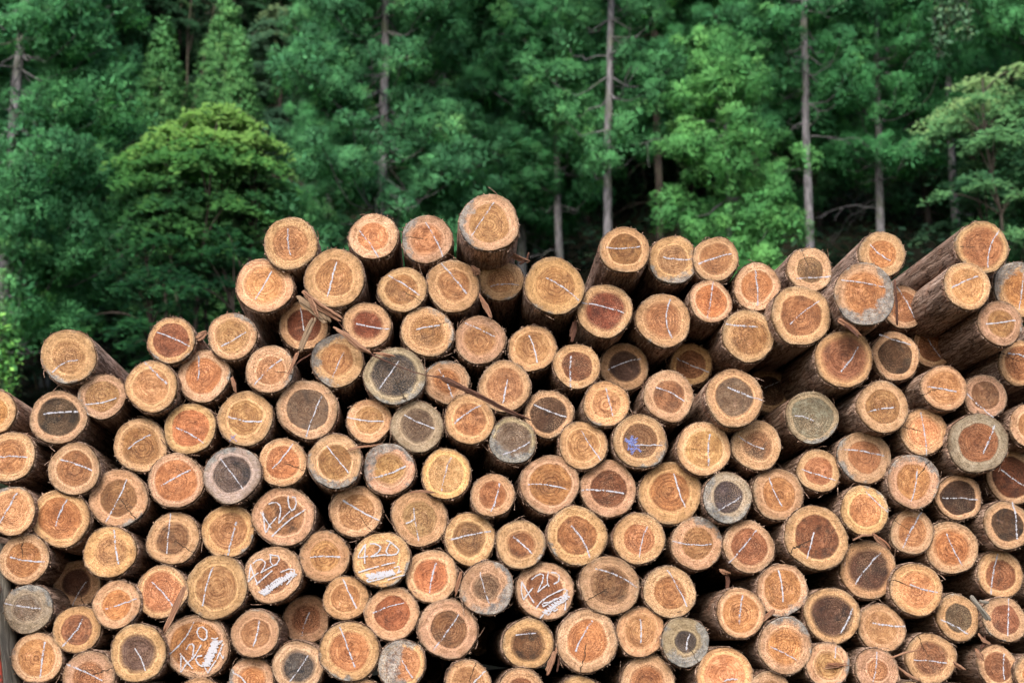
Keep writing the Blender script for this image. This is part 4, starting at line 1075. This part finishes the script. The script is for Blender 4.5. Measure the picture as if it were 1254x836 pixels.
# broadleaf trees with tiered sprays
def broad_meshes(seed, centre, radii, nspray, mat, stems=5, size=.075, leafn=150, spray=(.35, .7), hollow=.35, foot=(0, 0, 0), toptint=.6):
    rng = np.random.default_rng(seed); A = Acc(); cs = []; ts = []
    centre = np.array(centre, float); radii = np.array(radii, float); foot = np.array(foot, float)
    d = unit(nspray, rng, .15); q = rng.uniform(hollow, 1.15, nspray)**.5
    P = centre + d*radii*q[:, None]
    st = []
    for s in range(stems):
        n = 12; f = np.linspace(0, 1, n); az = s/stems*2*PI+rng.normal(0, .4)
        top = centre + np.array([math.cos(az), math.sin(az), 0])*radii*.55 + [0, 0, radii[2]*rng.uniform(0, .6)]
        path = foot*(1-f)[:, None] + top*f[:, None] + np.cumsum(rng.standard_normal((n, 3))*.05, 0)*(f > 0)[:, None]
        path[0, 2] -= .5
        v, qd = tube(path, .055*(1-f*.8)+.006, 7); A.add(v, qd); st.append(path)
    st = np.concatenate(st)
    for p in P:
        j = np.argmin(np.linalg.norm(st-(p-[0, 0, .4]), axis=1)); n = 6; f = np.linspace(0, 1, n)
        path = st[j]*(1-f)[:, None]+p*f[:, None]+np.stack([np.zeros(n), np.zeros(n), .15*np.sin(f*PI)], 1)
        v, qd = tube(path, .016*(1-f*.75)+.002, 4); A.add(v, qd)
        rs = rng.uniform(*spray); out = (p-centre)/radii; out[2] = 0; m = int(leafn*(rs/.5)**2)
        ang = rng.uniform(0, 2*PI, m); rr_ = rs*rng.random(m)**.6
        lob = 1+.35*np.cos(ang*3+rng.uniform(0, 6))+.2*np.cos(ang*5+rng.uniform(0, 6)); rr_ = rr_*lob*.8
        tilt = out*rng.uniform(.1, .35)
        dx, dy = np.cos(ang)*rr_, np.sin(ang)*rr_*.9
        dz = -(dx*tilt[0]+dy*tilt[1]) - .28*(rr_**2)/rs + rng.normal(0, .045, m)
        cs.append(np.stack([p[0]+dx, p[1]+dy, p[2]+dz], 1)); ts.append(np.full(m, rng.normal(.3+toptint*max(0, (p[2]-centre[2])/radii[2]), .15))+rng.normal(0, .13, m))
    cs = np.concatenate(cs); ts = np.concatenate(ts)
    V, Q, T, BN = leaves(cs, rng, size, .45, ts)
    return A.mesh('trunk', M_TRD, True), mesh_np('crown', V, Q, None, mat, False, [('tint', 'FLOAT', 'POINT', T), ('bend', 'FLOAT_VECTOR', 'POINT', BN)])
def broad(seed, px, y0, y1, wpx, Yb, nspray, mat, label, colour=(1, 1, 1), group=None, **kw):
    x = spot(px, Yb); z0 = gz(x, Yb); zt, zl = height_at(y0, Yb, px), height_at(y1, Yb, px)
    mp = F/Yb/1.02
    m = broad_meshes(seed, (0, 0, (zt+zl)/2-z0), (wpx/2/mp, wpx/2/mp*.8, (zt-zl)/2), nspray, mat, **kw)
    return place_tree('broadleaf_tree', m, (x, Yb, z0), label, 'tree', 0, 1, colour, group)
broad(31, 243, 140, 330, 185, 23.5, 120, M_BROAD, 'rounded yellow-green broadleaf tree above the low left part of the pile', toptint=1.15, size=.07)
broad(32, 235, 270, 500, 250, 22.5, 60, M_BROAD, 'dark tiered understorey tree with thin stems below the yellow-green crown', toptint=.1, colour=(.3, .42, .5), size=.07, hollow=.2, spray=(.35, .6))  # low colour paints the shade under the crown into the leaves
broad(33, 325, 0, 230, 150, 37, 80, M_DARKL, 'shadowed grey-green broadleaf tree between the spires and the broad cedar', size=.09, colour=(1.3, 1.2, 1.3))
broad(34, 215, -60, 60, 200, 40, 60, M_DARKL, 'broadleaf tree at the top edge behind the spire cedars', size=.10, toptint=.5, colour=(.8, .9, .8))
broad(35, 1242, 90, 300, 215, 24.5, 95, M_PALE, 'pale yellow-green broadleaf tree leaning in at the right edge', toptint=.75, size=.065, hollow=.1, colour=(1.0, 1.05, 1.1))
broad(36, 1205, 240, 420, 200, 27, 26, M_DARKL, 'dark sparse shrub tree under the pale broadleaf at right', size=.08, hollow=.1, spray=(.3, .5))
broad(37, 95, 330, 520, 200, 26, 46, M_DARKL, 'dark understorey tree in the shade left of the low pile end', size=.08, colour=(.35, .45, .45))  # shade of this corner is put into the leaf colour
# climbing vine at top right and ivy on the left trunk
def vine(px0, px1, y0, y1, Yv, n, mat, label, size, seed, name='vine', hang=8, lab='vine', colour=(1, 1, 1)):
    rng = np.random.default_rng(seed); A = Acc(); cs = []
    for i in range(hang):
        p = rng.uniform(px0, px1); a = np.array(at_dist(p, y0+rng.uniform(-15, 15), Yv)); b = np.array(at_dist(p+rng.uniform(-4, 4), y1-rng.uniform(0, .5)*(y1-y0), Yv))
        f = np.linspace(0, 1, 14); path = a*(1-f)[:, None]+b*f[:, None]+np.cumsum(rng.standard_normal((14, 3))*.02, 0)
        v, q = tube(path, .008, 4); A.add(v, q)
        k = n//hang; u = rng.random(k); cs.append(np.stack([np.interp(u, f, path[:, j]) for j in range(3)], 1)+rng.normal(0, .09, (k, 3)))
    cs = np.concatenate(cs); base = np.array([cs[:, 0].mean(), cs[:, 1].mean(), cs[:, 2].min()])
    V, Q, T, BN = leaves(cs-base, rng, size, 1.6); A.v = [v-base for v in A.v]
    e = empty(name, loc=base); link('stem', A.mesh('stem', M_TRD, True), e)
    c = link('foliage', mesh_np('foliage', V, Q, None, mat, False, [('tint', 'FLOAT', 'POINT', T), ('bend', 'FLOAT_VECTOR', 'POINT', BN)]), e); c.color = (*colour, 1)
    tag(e, label, lab)
vine(1146, 1182, -60, 95, 26.5, 1600, M_DARKL, 'grey-green vine hanging in long strands at the top right', .06, 41, hang=10, colour=(1.1, 1.0, 1.05))
vine(-2, 10, 400, 520, 22.5, 1300, M_BROAD, 'bright ivy hanging on the left edge trunk just above the log pile', .055, 42, name='ivy', lab='ivy', colour=(1.2, 1.2, 1.0))

# the wood behind: each tree its own object, three meshes shared
base = [cedar_meshes(50+i, 17, 1.0, 2.3, .16, 1.1, None, .7, k=24, tr=.22, dead=4, rc=(.32, .55), tmat=M_TRD) for i in range(3)]
rb = random.Random(9); k = 0
for row, (Yr, step) in enumerate(((38, 2.9), (43, 3.2), (49, 3.6), (56, 4.2))):
    half = Yr*.47; x = -half
    while x < half:
        xx, yy = x+rb.uniform(-.5, .5), Yr+rb.uniform(-1.5, 1.5)
        px = CX + F*xx/yy
        x += step
        if row <= 1 and 140 < px < 350: continue
        tone = rb.uniform(.35, .6)*(.55 if 100 < px < 380 else 1)  # shade of the deep wood painted in as a darker leaf colour
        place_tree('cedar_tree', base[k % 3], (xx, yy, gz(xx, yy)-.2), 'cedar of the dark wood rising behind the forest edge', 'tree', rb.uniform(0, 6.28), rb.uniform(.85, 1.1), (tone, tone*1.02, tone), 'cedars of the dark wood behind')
        k += 1
# undergrowth covering the slope
rng = np.random.default_rng(77); m = 52000
ux = rng.uniform(-26, 26, m); uy = 20+rng.random(m)**.8*38
uz = terrain(ux, uy)+rng.random(m)**1.5*.9*(.5+.5*np.sin(ux*1.3)*np.cos(uy*.9))
V, Q, T, BN = leaves(np.stack([ux, uy, uz], 1), rng, .16, .7)
o = link('undergrowth', mesh_np('undergrowth', V, Q, None, M_DARKL, False, [('tint', 'FLOAT', 'POINT', T), ('bend', 'FLOAT_VECTOR', 'POINT', BN)])); tag(o, kind='stuff')

# ---------------------------------------------------------------- light
w = bpy.data.worlds.new('World'); scn.world = w; w.use_nodes = True
nt = w.node_tree; bg = nt.nodes['Background']
sky = nt.nodes.new('ShaderNodeTexSky'); sky.sky_type = 'NISHITA'; sky.sun_disc = False
EL, AZ = math.radians(42), math.radians(180+12)       # high, behind the camera
sky.sun_elevation = EL; sky.sun_rotation = AZ; sky.air_density = 1.0; sky.dust_density = 4.0; sky.ozone_density = 1.0
nt.links.new(sky.outputs[0], bg.inputs[0]); bg.inputs[1].default_value = .15
sd = bpy.data.lights.new('sun', 'SUN'); sd.energy = 1.5; sd.angle = math.radians(28); sd.color = (1, .96, .9)
so = bpy.data.objects.new('sun', sd); COL.objects.link(so)
sv = Vector((math.sin(AZ)*math.cos(EL), math.cos(AZ)*math.cos(EL), math.sin(EL)))
so.rotation_euler = sv.to_track_quat('Z', 'Y').to_euler()
vs = scn.view_settings; vs.view_transform = 'Standard'; vs.look = 'None'; vs.gamma = 1; vs.exposure = 1.4; vs.use_curve_mapping = False
cy = scn.cycles
cy.max_bounces = 5; cy.diffuse_bounces = 4; cy.transparent_max_bounces = 32; cy.glossy_bounces = 1; cy.transmission_bounces = 2
cy.use_denoising = True; cy.use_adaptive_sampling = True
